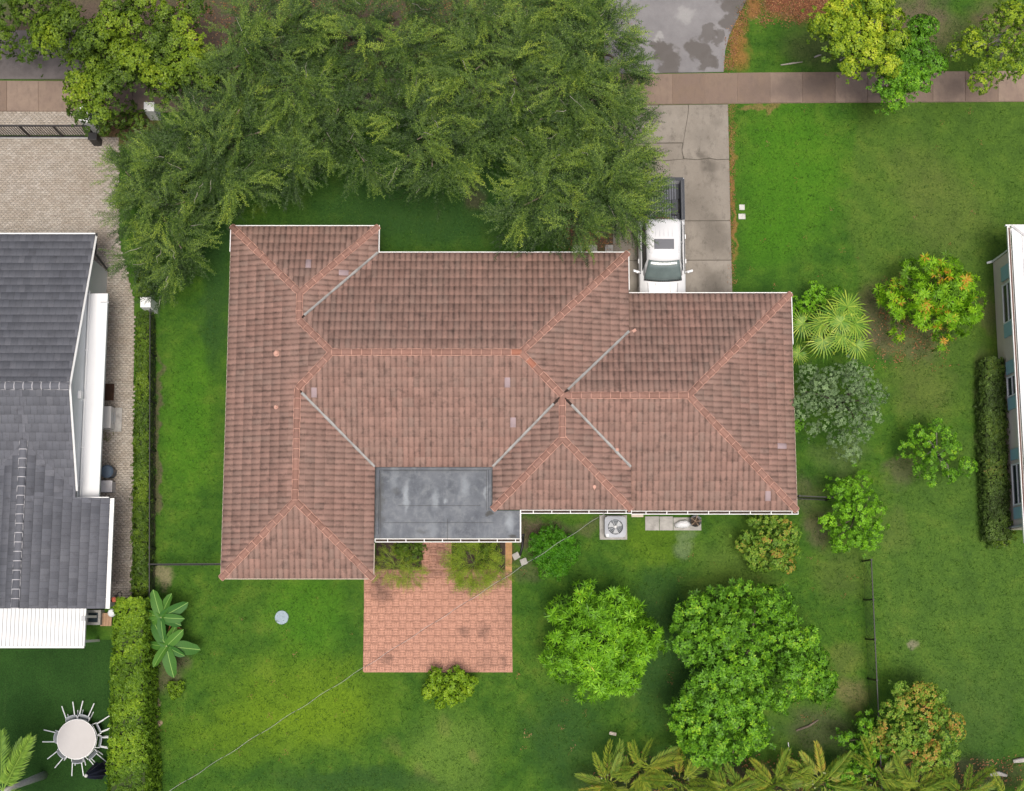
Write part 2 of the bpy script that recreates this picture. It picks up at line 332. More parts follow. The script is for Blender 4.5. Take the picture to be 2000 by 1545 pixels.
LIME = foliage('lime_bush_leaves', [(0, (0.057, 0.115, 0.011)), (.5, (0.184, 0.333, 0.014)), (1, (0.391, 0.529, 0.034))], .3)
HEDGE = foliage('hedge_leaves', [(0, (0.048, 0.114, 0.010)), (.4, (0.124, 0.237, 0.015)), (.75, (0.228, 0.372, 0.021)), (1, (0.343, 0.476, 0.025))], .3)
HEDGE2 = foliage('low_hedge_leaves', [(0, (0.034, 0.075, 0.012)), (.5, (0.095, 0.175, 0.014)), (1, (0.203, 0.300, 0.024))], .25)
HEDGE3 = foliage('clipped_hedge_leaves', [(0, (0.033, 0.055, 0.015)), (.5, (0.088, 0.154, 0.028)), (.8, (0.143, 0.231, 0.033)), (1, (0.220, 0.143, 0.055))], .2)
FERN = foliage('asparagus_fern_leaves', [(0, (0.055, 0.121, 0.012)), (.5, (0.187, 0.297, 0.020)), (1, (0.407, 0.473, 0.050))], .3)
FAN = foliage('fan_palm_leaves', [(0, (.05, .13, .02)), (.35, (.13, .28, .03)), (.7, (.30, .42, .05)), (1, (.55, .60, .10))], .2, .3)
ARECA = foliage('areca_leaves', [(0, (0.055, 0.120, 0.014)), (.45, (0.147, 0.239, 0.026)), (.8, (0.331, 0.359, 0.043)), (1, (0.442, 0.279, 0.058))], .3, .3)
ROYAL = foliage('royal_palm_leaves', [(0, (0.060, 0.144, 0.020)), (.5, (0.168, 0.300, 0.040)), (1, (0.360, 0.504, 0.080))], .3, .4)
LITTER = foliage('leaf_litter', [(0, (.10, .05, .03)), (.5, (.26, .11, .04)), (1, (.42, .22, .10))], .1, .7)
GRASSM = foliage('grass_blades', [(0, (.02, .07, .008)), (.5, (.045, .125, .012)), (1, (.11, .19, .02))], .3, .6)
def banana_mat():
    t = NT('banana_leaf'); v = t.n('ShaderNodeTexCoord').outputs['Object']
    x = t.n('ShaderNodeSeparateXYZ'); t.l(v, x.inputs[0])
    a = t.math('ABSOLUTE', x.outputs['Y']); wv = t.n('ShaderNodeTexWave'); wv.inputs['Scale'].default_value = 6; wv.inputs['Distortion'].default_value = 1; t.l(v, wv.inputs['Vector'])
    c = t.mix(t.mr(t.rnd(), 0, 1), (.020, .085, .012), (.075, .18, .018)); c = t.mix(t.math('MULTIPLY', wv.outputs['Fac'], .35), c, (.06, .18, .03))
    c = t.mix(t.mr(a, .006, .014, 1, 0), c, (.22, .36, .09)); t.col(c); t.rough(.6, .25); return t.m
BANANA = banana_mat()

# ------------------------------------------------------------------ ground, roads, pavements
def plate(name, pts, z0, z1, m, parent=None, kind='structure'):
    bm = bmesh.new(); prism(bm, pts, z0, z1); o = bmobj(name, bm, m, parent)
    if kind and parent is None: o['kind'] = kind
    return o
def pxs(l, z=0): return [P(a, b, z) for a, b in l]
bm = bmesh.new()
xs = [-900, -200, -60, -30, 30, 60, 200, 900]
vs = [[bm.verts.new((x, y, 0)) for x in xs] for y in (-900, -200, -30, 0, 30, 60, 200, 900)]
for a, b in zip(vs, vs[1:]):
    for i in range(len(xs) - 1): bm.faces.new((a[i], a[i + 1], b[i + 1], b[i]))
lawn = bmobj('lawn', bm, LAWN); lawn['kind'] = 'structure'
plate('road', [(-400, 31), (400, 29), (400, 36), (-400, 38)], 0, .03, ASPH)
plate('back_lawn', [P(-300, 1250), P(258, 1250), P(256, 1700), P(-300, 1700)], 0, .012, make_turf())

# asphalt apron
ap = pxs([(1180, -80), (1490, -80), (1470, -25), (1452, 12), (1436, 45), (1424, 70), (1416, 100), (1413, 141), (1180, 145)])
plate('asphalt_apron', ap, 0, .05, ASPH)
plate('asphalt_apron', pxs([(-120, 60), (170, 60), (200, 155), (-120, 155)]), 0, .05, simple('dark_asphalt', (.14, .125, .12), .92, .35, 1.5, 60, grime=(.05, .045, .04)))
# sidewalk slabs
YS = [(-200, 157), (0, 158), (300, 160), (1264, 145), (1500, 142), (2000, 139), (2300, 138)]
def ysw(x): return float(np.interp(x, [a for a, _ in YS], [b for _, b in YS]))
sw = plate('sidewalk', pxs([(x, ysw(x)) for x in range(-200, 2301, 50)] + [(x, ysw(x) + 60) for x in range(2300, -201, -50)]), 0, .035, SIDEW)
x = -170.0; joints = []
while x < 2250: joints.append(x); x += 61.5 if x < 1100 else 63.6
for a, b in zip(joints, joints[1:]):
    g = .7
    plate('slab', pxs([(a + g, ysw(a) + .8), (b - g, ysw(b) + .8), (b - g, ysw(b) + 59), (a + g, ysw(a) + 59)]), .035, .065 + random.uniform(-.006, .006), SIDEW, sw)
# driveway slabs
dr = plate('driveway', pxs([(1196, 207), (1422, 204), (1431, 620), (1200, 620)]), 0, .03, simple('driveway_joint', (.10, .09, .075), .95))
def slab(pts): plate('slab', pxs(pts), .03, .062 + random.uniform(-.003, .003), DRIVE, dr)
slab([(1197, 208), (1343, 206), (1344, 215), (1341, 235), (1337, 258), (1334, 279), (1197, 280)])
slab([(1345, 206), (1421, 205), (1423.5, 311), (1400, 312), (1385, 309), (1362, 312), (1336, 310), (1332, 295), (1334.5, 281), (1338, 258), (1342, 236), (1345, 216)])
slab([(1197, 282), (1332.5, 281), (1331, 295), (1334, 311), (1300, 314), (1197, 314)])
slab([(1197, 315.5), (1300, 315.5), (1336, 311.8), (1362, 313.5), (1385, 311), (1400, 313.5), (1423.5, 312.5), (1426, 431), (1197, 432)])
slab([(1197, 433.5), (1426, 432.5), (1428, 508), (1197, 508.5)])
slab([(1197, 510), (1428, 509.5), (1431, 620), (1198, 620)])

# beige pavers (neighbour's drive and side path), salmon bricks (patio): every piece real geometry
def pave(name, poly_px, m, lx, ly, parent, z, h=.014, gap=.006, rot=False):
    poly = [P(*p) for p in poly_px]; xs_ = [p.x for p in poly]; ys_ = [p.y for p in poly]
    def inside(x, y):
        c = False
        for i in range(len(poly)):
            a, b = poly[i], poly[i - 1]
            if (a.y > y) != (b.y > y) and x < (b.x - a.x) * (y - a.y) / (b.y - a.y) + a.x: c = not c
        return c
    V = []; Q = []; k = 0; row = 0; y = min(ys_)
    while y < max(ys_):
        x = min(xs_) - lx * (.5 * (row % 2))
        while x < max(xs_):
            if inside(x + lx / 2, y + ly / 2):
                zz = z + h + random.uniform(-.002, .002); x0, x1, y0, y1 = x + gap / 2, x + lx - gap / 2, y + gap / 2, y + ly - gap / 2
                V += [(x0, y0, z), (x1, y0, z), (x1, y1, z), (x0, y1, z), (x0, y0, zz), (x1, y0, zz), (x1, y1, zz), (x0, y1, zz)]
                Q += [(k + 4, k + 5, k + 6, k + 7), (k, k + 1, k + 5, k + 4), (k + 1, k + 2, k + 6, k + 5), (k + 2, k + 3, k + 7, k + 6), (k + 3, k, k + 4, k + 7)]; k += 8
            x += lx
        y += ly; row += 1
    o = npobj(name, V, Q, m, parent); o['kind'] = 'stuff'; return o
pvp = [(-80, 268), (232, 268), (232, 470), (262, 590), (258, 1172), (120, 1172), (120, 600), (-80, 600)]
pd = plate('paved_drive', pxs(pvp), 0, .02, PAVERJ)
pave('paver', [(-80, 268), (232, 268), (232, 470), (262, 590), (258, 1172), (190, 1172), (190, 470), (-80, 470)], PAVER, .20, .10, pd, .02)
pd2 = plate('paved_drive', pxs([(-80, 219), (150, 219), (165, 262), (-80, 264)]), 0, .02, PAVERJ)
pave('paver', [(-80, 219), (150, 219), (165, 262), (-80, 264)], PAVER, .20, .10, pd2, .02)

patio = plate('patio', pxs([(711, 1112.5), (999, 1112.5), (1001, 1313), (711, 1313)]), 0, .03, BRICKJ)
def basket(parent, x0, x1, y0, y1, z, name='brick', md=.302):
    V = []; Q = []; k = 0; i = 0; bw = md / 3; h = .005
    nx = int(round((x1 - x0) / md)); ny = int(round((y1 - y0) / md)); mx = (x1 - x0) / nx; my = (y1 - y0) / ny
    for i in range(nx):
        for j in range(ny):
            for q in range(3):
                if (i + j) % 2: a, b, c, d = x0 + i * mx, x0 + (i + 1) * mx, y0 + j * my + q * my / 3, y0 + j * my + (q + 1) * my / 3
                else: a, b, c, d = x0 + i * mx + q * mx / 3, x0 + i * mx + (q + 1) * mx / 3, y0 + j * my, y0 + (j + 1) * my
                g = .0013; zz = z + h + random.uniform(-.0006, .0006); a += g; b -= g; c += g; d -= g
                V += [(a, c, z), (b, c, z), (b, d, z), (a, d, z), (a, c, zz), (b, c, zz), (b, d, zz), (a, d, zz)]
                Q += [(k + 4, k + 5, k + 6, k + 7), (k, k + 1, k + 5, k + 4), (k + 1, k + 2, k + 6, k + 5), (k + 2, k + 3, k + 7, k + 6), (k + 3, k, k + 4, k + 7)]; k += 8
    o = npobj(name, V, Q, BRICKP, parent); o['kind'] = 'stuff'; return o
a = P(712, 1113); b = P(1000, 1312); basket(patio, a.x, b.x, b.y, a.y, .03)
# entrance walk with two steps between the planters, and the brick edging at the right
wk = plate('entry_walk', pxs([(824, 1040), (882, 1040), (882, 1112), (824, 1112)]), 0, .14, BRICKJ)
a = P(825, 1040); b = P(881, 1111); basket(wk, a.x, b.x, b.y, a.y, .14)
st2 = plate('entry_step', pxs([(826, 1040), (881, 1040), (881, 1084), (826, 1084)]), .17, .30, BRICKJ)
a = P(827, 1040); b = P(880, 1083); basket(st2, a.x, b.x, b.y, a.y, .30)
ed = plate('brick_edging', pxs([(987, 1040), (1000, 1040), (1000, 1116), (987, 1116)]), 0, .05, BRICKJ)
bm = bmesh.new(); a = P(988, 1042); b = P(1000, 1116); n = int((a.y - b.y) / .105)
for i in range(n): bx(bm, (a.x + b.x) / 2, b.y + (i + .5) * .105, .07 + random.uniform(-.003, .003), b.x - a.x, .095, .05)
o = bmobj('brick', bm, simple('ochre_brick', (.42, .24, .11), .9, .3, 5), ed); o['kind'] = 'stuff'
for px0, px1 in ((735, 822), (884, 986)):
    plate('planting_bed', pxs([(px0, 1030), (px1, 1030), (px1, 1108), (px0, 1108)]), 0, .05, SOIL)

# ------------------------------------------------------------------ main house roof
s = .33; E1 = 3.10
xW, x1, x2, x3, xp = -11.87, -5.65, 4.90, 11.82, -.80
yN1, yN2, yN3, yS3, yS2, yS1 = 16.25, 15.10, 13.48, 4.27, 6.03, 1.46
hl = (x1 - xW) / 2; xr = (x1 + xW) / 2; hm = (yN2 - yS2) / 2; yr = (yN2 + yS2) / 2; xa = xW + hm; xb = x2 - hm
hp = (x2 - xp) / 2; xm = (xp + x2) / 2; yj = yr - (xm - xb); h3 = (yN3 - yS3) / 2; dE = s * (h3 - hp); E2 = E1 - dE; y3 = (yN3 + yS3) / 2; yj = y3
yE = yN3 - dE / s; yF = yS3 + dE / s
yV1 = yN2 - hl; yV2 = yS2 + hl
house = thing('brick_house', 'large central house with a pinkish brown tiled hip roof of several wings', 'house', (0, 9, 0))
house.location = (0, 0, 0)

def tile_mesh(wd, ex, flat, lift, prof):
    """local tile: U across, V up the slope (horizontal run), N up. returns verts, quads, matidx, dirt"""
    V = []; D = []; n = len(prof)
    for v, l in ((0, lift), (ex * 1.04, 0.0)):
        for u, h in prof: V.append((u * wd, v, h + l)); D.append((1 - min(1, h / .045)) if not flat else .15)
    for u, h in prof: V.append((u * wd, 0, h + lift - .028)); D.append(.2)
    Q = []; mi = []
    for i in range(n - 1):
        Q.append((i, i + 1, n + i + 1, n + i)); mi.append(0)
        Q.append((2 * n + i, 2 * n + i + 1, i + 1, i)); mi.append(1)
    return np.array(V), np.array(Q), np.array(mi), np.array(D)
PROF = [(0, .0), (.09, .012), (.22, .034), (.46, .044), (.70, .034), (.84, .010), (.98, .0)]
PROFF = [(.015, .0), (.985, .0)]

def cinside(p, poly, eps=1e-6):
    sgn = 0
    for i in range(len(poly)):
        a, b = poly[i], poly[(i + 1) % len(poly)]
        c = (b[0] - a[0]) * (p[1] - a[1]) - (b[1] - a[1]) * (p[0] - a[0])
        if abs(c) < eps: continue
        if sgn == 0: sgn = 1 if c > 0 else -1
        elif (c > 0) != (sgn > 0): return False
    return True
def tiled_roof(parent, slopes, wd, ex, prof, flat, lift, mats, nobj, special=(), name='roof_tile'):
    whole = []; cut = bmesh.new(); dl = cut.verts.layers.float.new('dirt')
    for (A, u, v, E, sl, pieces) in slopes:
        A = Vector(A[:2]); u = Vector(u); v = Vector(v)
        L = [[((Vector(p[:2]) - A).dot(u), (Vector(p[:2]) - A).dot(v)) for p in pc] for pc in pieces]
        TV, TQ, TM, TD = tile_mesh(wd, ex, flat, lift, prof)
        W = np.zeros_like(TV); W[:, 0] = TV[:, 0] * u.x + TV[:, 1] * v.x; W[:, 1] = TV[:, 0] * u.y + TV[:, 1] * v.y; W[:, 2] = TV[:, 2] + sl * TV[:, 1]
        flip = (u.x * v.y - u.y * v.x) < 0
        Qx = TQ[:, ::-1] if flip else TQ
        key = (round(u.x), round(u.y), round(v.x), round(v.y), E)
        for pc in L:
            u0 = min(p[0] for p in pc); u1 = max(p[0] for p in pc); v0 = min(p[1] for p in pc); v1 = max(p[1] for p in pc)
            for j in range(int(math.floor(v0 / ex)), int(math.ceil(v1 / ex)) + 1):
                off = (wd * .5 * (j % 2)) if flat else 0
                for i in range(int(math.floor(u0 / wd)) - 1, int(math.ceil(u1 / wd)) + 1):
                    a, b = i * wd + off, j * ex
                    cs = [(a + .01, b + .01), (a + wd - .01, b + .01), (a + wd - .01, b + ex - .01), (a + .01, b + ex - .01)]
                    ins = [cinside(c, pc) for c in cs]
                    o = Vector((A.x + a * u.x + b * v.x, A.y + a * u.y + b * v.y, E + sl * b + random.uniform(-.003, .003)))
                    if all(ins): whole.append((o, key, W, Qx, TM, TD, u, v)); continue
                    # reject clearly outside
                    reject = False; cen = (sum(p[0] for p in pc) / len(pc), sum(p[1] for p in pc) / len(pc))
                    for q in range(len(pc)):
                        p0, p1 = pc[q], pc[(q + 1) % len(pc)]
                        f = lambda c: (p1[0] - p0[0]) * (c[1] - p0[1]) - (p1[1] - p0[1]) * (c[0] - p0[0])
                        sg = 1 if f(cen) > 0 else -1
                        if all(f(c) * sg <= 1e-4 for c in cs): reject = True; break
                    if reject: continue
                    tb = bmesh.new(); tdl = tb.verts.layers.float.new('dirt')
                    bv = [tb.verts.new(Vector(p) + o) for p in W]
                    for x_, d_ in zip(bv, TD): x_[tdl] = float(d_)
                    for f_, m_ in zip(Qx, TM):
                        ff = tb.faces.new([bv[k] for k in f_]); ff.material_index = int(m_)
                    for q in range(len(pc)):
                        p0, p1 = pc[q], pc[(q + 1) % len(pc)]
                        w0 = A + u * p0[0] + v * p0[1]; w1 = A + u * p1[0] + v * p1[1]; wc = A + u * cen[0] + v * cen[1]
                        d = (w1 - w0).normalized(); nn = Vector((d.y, -d.x))
                        if nn.dot(wc - w0) > 0: nn = -nn
                        bmesh.ops.bisect_plane(tb, geom=list(tb.verts) + list(tb.edges) + list(tb.faces), plane_co=(w0.x, w0.y, 0), plane_no=(nn.x, nn.y, 0), clear_outer=True)
                    mp = {x_: cut.verts.new(x_.co) for x_ in tb.verts}
                    for x_, y_ in mp.items(): y_[dl] = x_[tdl]
                    for f_ in tb.faces:
                        try: g_ = cut.faces.new([mp[x_] for x_ in f_.verts]); g_.material_index = f_.material_index
                        except ValueError: pass
                    tb.free()
    me = bpy.data.meshes.new('cut_tile'); cut.to_mesh(me); cut.free()
    for m in mats: me.materials.append(m)
    o = link(bpy.data.objects.new('cut_tile', me), parent); o['kind'] = 'stuff'
    cam_p = Vector((0, 0, CAM_H)); cd = Vector((0, 0, CAM_H))
    def center(t): return t[0] + Vector((t[6].x * wd / 2 + t[7].x * ex / 2, t[6].y * wd / 2 + t[7].y * ex / 2, .05))
    spec = {}
    for si, (pt, mat_, lab) in enumerate(special):
        best = sorted(range(len(whole)), key=lambda k: (center(whole[k]) - pt).xy.length)[:1]
        for k in best: spec[k] = (mat_, lab)
    order = sorted([k for k in range(len(whole)) if k not in spec and abs(whole[k][0].x) < 23], key=lambda k: (whole[k][0] - cam_p).length)[:nobj - len(spec)]
    oset = set(order) | set(spec); cache = {}
    for k in oset:
        o_, key, W, Qx, TM, TD, u, v = whole[k]
        mt = mats if k not in spec else [spec[k][0], spec[k][0]]
        ck = (key, mt[0].name)
        if ck not in cache:
            ob = npobj(name, W, Qx, mt, parent, {'dirt': TD}, TM); cache[ck] = ob.data
        else: ob = link(bpy.data.objects.new(name, cache[ck]), parent)
        ob.location = o_
        if k in spec: ob['label'] = spec[k][1]
    V = []; Q = []; M_ = []; D = []; k0 = 0
    for k, (o_, key, W, Qx, TM, TD, u, v) in enumerate(whole):
        if k in oset: continue
        jit = np.zeros_like(W); V.append(W + np.array(o_)); Q.append(Qx + k0); M_.append(TM); D.append(TD); k0 += len(W)
    if V:
        ob = npobj(name, np.concatenate(V), np.concatenate(Q), mats, parent, {'dirt': np.concatenate(D)}, np.concatenate(M_)); ob['kind'] = 'stuff'

Ez = (0, 1)
sl_main = [
    ((xW, yS1), (0, 1), (1, 0), E1, s, [[(xW, yS1), (xW, yN1), (xr, yN1 - hl), (xr, yS1 + hl)], [(xr, yV1), (xa, yr), (xr, yV2)]]),
    ((xW, yN1), (1, 0), (0, -1), E1, s, [[(xW, yN1), (x1, yN1), (xr, yN1 - hl)]]),
    ((xW, yS1), (1, 0), (0, 1), E1, s, [[(xW, yS1), (x1, yS1), (xr, yS1 + hl)]]),
    ((x1, yS1), (0, 1), (-1, 0), E1, s, [[(x1, yN1), (x1, yN2), (xr, yV1), (xr, yN1 - hl)], [(x1, yS2), (x1, yS1), (xr, yS1 + hl), (xr, yV2)]]),
    ((x1, yN2), (1, 0), (0, -1), E1, s, [[(x1, yN2), (x2, yN2), (xb, yr), (xa, yr), (xr, yV1)]]),
    ((x1, yS2), (1, 0), (0, 1), E1, s, [[(x1, yS2), (xp, yS2), (xm, yj), (xb, yr), (xa, yr), (xr, yV2)]]),
    ((x2, yE), (0, 1), (-1, 0), E1, s, [[(x2, yN2), (x2, yE), (xm, yj), (xb, yr)]]),
    ((xp, yS3), (0, 1), (1, 0), E1, s, [[(xp, yS3), (xp, yS2), (xm, yj), (xm, yS3 + hp)]]),
    ((xp, yS3), (1, 0), (0, 1), E1, s, [[(xp, yS3), (x2, yS3), (xm, yS3 + hp)]]),
    ((x2, yS3), (0, 1), (-1, 0), E1, s, [[(x2, yS3), (xm, yS3 + hp), (xm, yj), (x2, yF)]]),
    ((x2, yN3), (1, 0), (0, -1), E2, s, [[(x2, yN3), (x3, yN3), (x3 - h3, y3), (x2, y3)], [(x2, yE), (x2, y3), (xm, y3)]]),
    ((x2, yS3), (1, 0), (0, 1), E2, s, [[(x2, yS3), (x3, yS3), (x3 - h3, y3), (x2, y3)], [(x2, yF), (x2, y3), (xm, y3)]]),
    ((x3, yS3), (0, 1), (-1, 0), E2, s, [[(x3, yN3), (x3, yS3), (x3 - h3, y3)]]),
]
def deck(name, slopes, m, parent, drop=.015, th=.12):
    bm = bmesh.new()
    for (A, u, v, E, sl, pieces) in slopes:
        for pc in pieces:
            top = []
            for p in pc:
                r = (p[0] - A[0]) * v[0] + (p[1] - A[1]) * v[1]; top.append((p[0], p[1], E + sl * r - drop))
            a = [bm.verts.new(t) for t in top]; b = [bm.verts.new((t[0], t[1], t[2] - th)) for t in top]
            n = len(a); bm.faces.new(a); bm.faces.new(b[::-1])
            for i in range(n): bm.faces.new((b[i], b[(i + 1) % n], a[(i + 1) % n], a[i]))
    bmesh.ops.recalc_face_normals(bm, faces=list(bm.faces)); return bmobj(name, bm, m, parent)
roof = deck('roof', sl_main, simple('roof_underlay', (.10, .065, .055), .95), house)
sp = []
for (px, py, z) in ((596, 517, 3.9), (690, 531, 3.4), (993, 751, 4.3), (1005, 828, 3.8), (1523, 876, 2.75), (1498, 968, 2.9), (599, 768, 4.2), (683, 531, 3.5)):
    sp.append((P(px, py, z), LILAC, 'pale lilac grey replacement tile'))
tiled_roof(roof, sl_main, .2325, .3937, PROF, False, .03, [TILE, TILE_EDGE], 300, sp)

# ridge caps
def cap_mesh(name, L, r, mats, ring=.02):
    bm = bmesh.new(); n = 7; rows = []
    for x, rr in ((0, r * 1.06), (ring, r * 1.06), (ring, r), (L, r * .9)):
        rows.append([bm.verts.new((x, math.cos(math.pi * k / (n - 1)) * rr * 1.08, math.sin(math.pi * k / (n - 1)) * rr * .72 - .01)) for k in range(n)])
    for q, (a, b) in enumerate(zip(rows, rows[1:])):
        for k in range(n - 1):
            f = bm.faces.new((a[k], b[k], b[k + 1], a[k + 1])); f.material_index = 1 if q < 2 else 0
    bm.faces.new(rows[0]).material_index = 1
    bmesh.ops.recalc_face_normals(bm, faces=list(bm.faces))
    me = bpy.data.meshes.new(name); bm.to_mesh(me); bm.free()
    for m in mats: me.materials.append(m)
    return me
CAP = cap_mesh('ridge_tile', .44, .118, [RIDGE, MORTAR]); CAPF = CAP.copy(); CAPF.materials[0] = FRESH
def ridge(parent, p0, p1, capm=CAP, pitch=.405, mort=MORTAR, lift=.05, wbed=.255, fresh=()):
    p0, p1 = Vector(p0), Vector(p1); d = p1 - p0; L = d.length; d.normalize(); n = max(1, int(round(L / pitch))); pt = L / n
    sd = d.cross(Vector((0, 0, 1))).normalized(); up = sd.cross(d); rot = Matrix((d, -sd, up)).transposed().to_4x4()
    for i in range(n):
        o = link(bpy.data.objects.new('ridge_tile', CAPF if i in fresh else capm), parent)
        if i in fresh: o['label'] = 'fresh orange red ridge tile'
        o.matrix_world = Matrix.Translation(p0 + d * pt * i + Vector((0, 0, lift))) @ rot @ Matrix.Rotation(random.uniform(-.015, .015), 4, 'Z')
    bm = bmesh.new()
    for sg in (-1, 1):
        pts = [p0 + d * t + sd * sg * (wbed / 2 + random.uniform(-.012, .012)) + Vector((0, 0, lift - .02)) for t in np.arange(0, L, .12)] + [p1 + sd * sg * wbed / 2 + Vector((0, 0, lift - .02))]
        tube(bm, pts, .015, 5)
    o = bmobj('mortar_bed', bm, mort, parent)
z1 = E1 + hl * s; z2 = E1 + hm * s; z3 = E2 + h3 * s
# each ridge runs from its low end to its high end
ridge(roof, (xW, yN1, E1), (xr, yN1 - hl, z1)); ridge(roof, (x1, yN1, E1), (xr, yN1 - hl, z1))
ridge(roof, (xr, yV1, z1), (xr, yN1 - hl, z1)); ridge(roof, (xr, yV1, z1), (xa, yr, z2)); ridge(roof, (xr, yV2, z1), (xa, yr, z2))
ridge(roof, (xr, yS1 + hl, z1), (xr, yV2, z1)); ridge(roof, (xW, yS1, E1), (xr, yS1 + hl, z1)); ridge(roof, (x1, yS1, E1), (xr, yS1 + hl, z1))
ridge(roof, (xa, yr, z2), (xb, yr, z2), fresh=(18,)); ridge(roof, (x2, yN2, E1), (xb, yr, z2)); ridge(roof, (xm, yj, z3), (xb, yr, z2), fresh=(4,))
ridge(roof, (x3 - h3, y3, z3), (xm, yj, z3)); ridge(roof, (x3, yN3, E2), (x3 - h3, y3, z3)); ridge(roof, (x3, yS3, E2), (x3 - h3, y3, z3))
ridge(roof, (xm, yS3 + hp, z3), (xm, yj, z3)); ridge(roof, (xp, yS3, E1), (xm, yS3 + hp, z3)); ridge(roof, (x2, yS3, E1), (xm, yS3 + hp, z3))
# valleys
def valley(parent, p0, p1, wd=.050, m=FLASH, cutd=0.35):
    p0, p1 = Vector(p0), Vector(p1); d = (p1 - p0); L = d.length; d.normalize(); sd = d.cross(Vector((0, 0, 1))).normalized()
    bm = bmesh.new(); prev = None
    for t in np.linspace(0, L - cutd, 22):
        c = p0 + d * t; w_ = wd * random.uniform(.85, 1.15)
        row = [bm.verts.new(c + sd * w_ + Vector((0, 0, .12))), bm.verts.new(c + sd * w_ * .2 + Vector((0, 0, .105))), bm.verts.new(c - sd * w_ * .2 + Vector((0, 0, .105))), bm.verts.new(c - sd * w_ + Vector((0, 0, .12)))]
        if prev:
            for k in range(3): bm.faces.new((prev[k], prev[k + 1], row[k + 1], row[k]))
        prev = row
    r = bmesh.ops.extrude_face_region(bm, geom=list(bm.faces))
    for v_ in r['geom']:
        if isinstance(v_, bmesh.types.BMVert): v_.co.z -= .03
    bmesh.ops.recalc_face_normals(bm, faces=list(bm.faces)); bmobj('valley_flashing', bm, m, parent)
    bm = bmesh.new(); tube(bm, [p1 - d * cutd + Vector((0, 0, .06)), p1 - d * .12 + Vector((0, 0, .06))], .05, 6); bmobj('valley_gap', bm, DARKGAP, parent)
valley(roof, (x1, yN2, E1), (xr, yV1, z1), cutd=.3); valley(roof, (x1, yS2, E1), (xr, yV2, z1), cutd=.25)
valley(roof, (x2, yE, E1), (xm, yj, z3)); valley(roof, (xp, yS2, E1), (xm, yj, z3), cutd=.5); valley(roof, (x2, yF, E1), (xm, yj, z3), cutd=.55)
# fascia, drip edge, gutter, walls
def trim(name, p0, p1, w_, h_, z, m, parent, out):
    p0, p1 = Vector(p0), Vector(p1); c = (p0 + p1) / 2 + Vector(out); d = p1 - p0
    return box_obj(name, m, parent, c.x, c.y, z, d.length + w_ * .0, w_, h_, math.atan2(d.y, d.x))
for (p0, p1, out, E) in (((xW, yN1), (x1, yN1), (0, .025), E1), ((x1 + .04, yN1 + .05), (x1 + .04, yN2), (.0, 0), E1), ((x1 + .06, yN2), (x2 + .05, yN2), (0, .025), E1),
                         ((x2, yN2), (x2, yN3 + .02), (.025, 0), E1), ((x2 + .06, yN3), (x3 + .05, yN3), (0, .025), E2), ((x3, yN3), (x3, yN3 - 2.2), (.03, 0), E2),
                         ((xW, yN1 + .05), (xW, yN1 - 1.1), (-.025, 0), E1)):
    trim('drip_edge', (*p0, 0), (*p1, 0), .032, .16, E - .02, WHITE, house, (*out, 0))
for (p0, p1, out, E) in (((xW, yS1), (xW, yN1 - 1.1), (-.01, 0), E1), ((xW, yS1), (x1, yS1), (0, -.01), E1), ((x1, yS1), (x1, 2.9), (.01, 0), E1), ((x3, yS3), (x3, yN3 - 2.2), (.01, 0), E2)):
    trim('fascia', (*p0, 0), (*p1, 0), .03, .16, E - .10, CREAM, house, (*out, 0))
def gutter(parent, x0, x1_, y, z, nb, ends=True):
    bm = bmesh.new(); W_ = .13
    bx(bm, (x0 + x1_) / 2, y - W_, z, x1_ - x0, .028, .09); bx(bm, (x0 + x1_) / 2, y - W_ / 2, z - .055, x1_ - x0, W_, .015); bx(bm, (x0 + x1_) / 2, y + .01, z - .01, x1_ - x0, .012, .09)
    for xx in (x0, x1_): bx(bm, xx, y - W_ / 2, z, .02, W_, .10)
    g = bmobj('gutter', bm, WHITE, parent)
    box_obj('leaf_debris', SOIL, g, (x0 + x1_) / 2, y - W_ / 2, z - .035, x1_ - x0 - .05, W_ - .04, .02)
    first = None
    for i in range(nb):
        xx = x0 + (i + .7) * (x1_ - x0) / nb
        if first is None:
            bm = bmesh.new(); bx(bm, 0, 0, 0, .03, W_ - .01, .02); first = bmobj('gutter_bracket', bm, WHITE, g); o = first
        else: o = link(bpy.data.objects.new('gutter_bracket', first.data), g)
        o.location = (xx, y - W_ / 2, z + .045)
FY = 2.97; FX = .32; FZ = 2.92
gutter(house, FX + .02, x2 + .02, yS3 - .01, E1 - .14, 6); gutter(house, x2 + .05, x3 + .05, yS3 - .01, E2 - .06, 8)
# flat roof
fr = plate('flat_roof', [(x1 + .0, yS2 + .05), (xp + .0, yS2 + .05), (xp, yS3 - .02), (FX, yS3 - .02), (FX, FY + .15), (x1 + .0, FY + .15)], FZ - .2, FZ, MEMB, house, None)
bm = bmesh.new()
for (cx, cy, sx, sy, h_) in ((-3.2, yS2 - .14, 4.3, .012, .02), (-5.42, 4.6, .012, 3.0, .02), (-1.05, 5.1, .012, 1.7, .02), (-3.0, 4.45, 3.4, .01, .012), (-3.0, 3.75, 4.5, .01, .012), (-2.65, 3.45, .012, .9, .02)):
    bx(bm, cx, cy, FZ + h_ / 2, sx, sy, h_)
bmobj('membrane_seam', bm, simple('seam_bitumen', (.05, .05, .05), .8), fr)
bm = bmesh.new()
for a_, b_ in (((x1 + .1, yS2 - .03), (xp - .1, yS2 - .03)), ((x1 + .1, yS2 - .05), (x1 + .1, FY + .3)), ((xp - .1, yS2 - .1), (xp - .1, yS3))):
    tube(bm, [(a_[0], a_[1], FZ + .0), (b_[0], b_[1], FZ + .0)], .085, 8)
bmobj('membrane_upstand', bm, MEMB, fr)
gutter(house, x1 + .02, FX + .05, FY + .12, FZ - .05, 8)
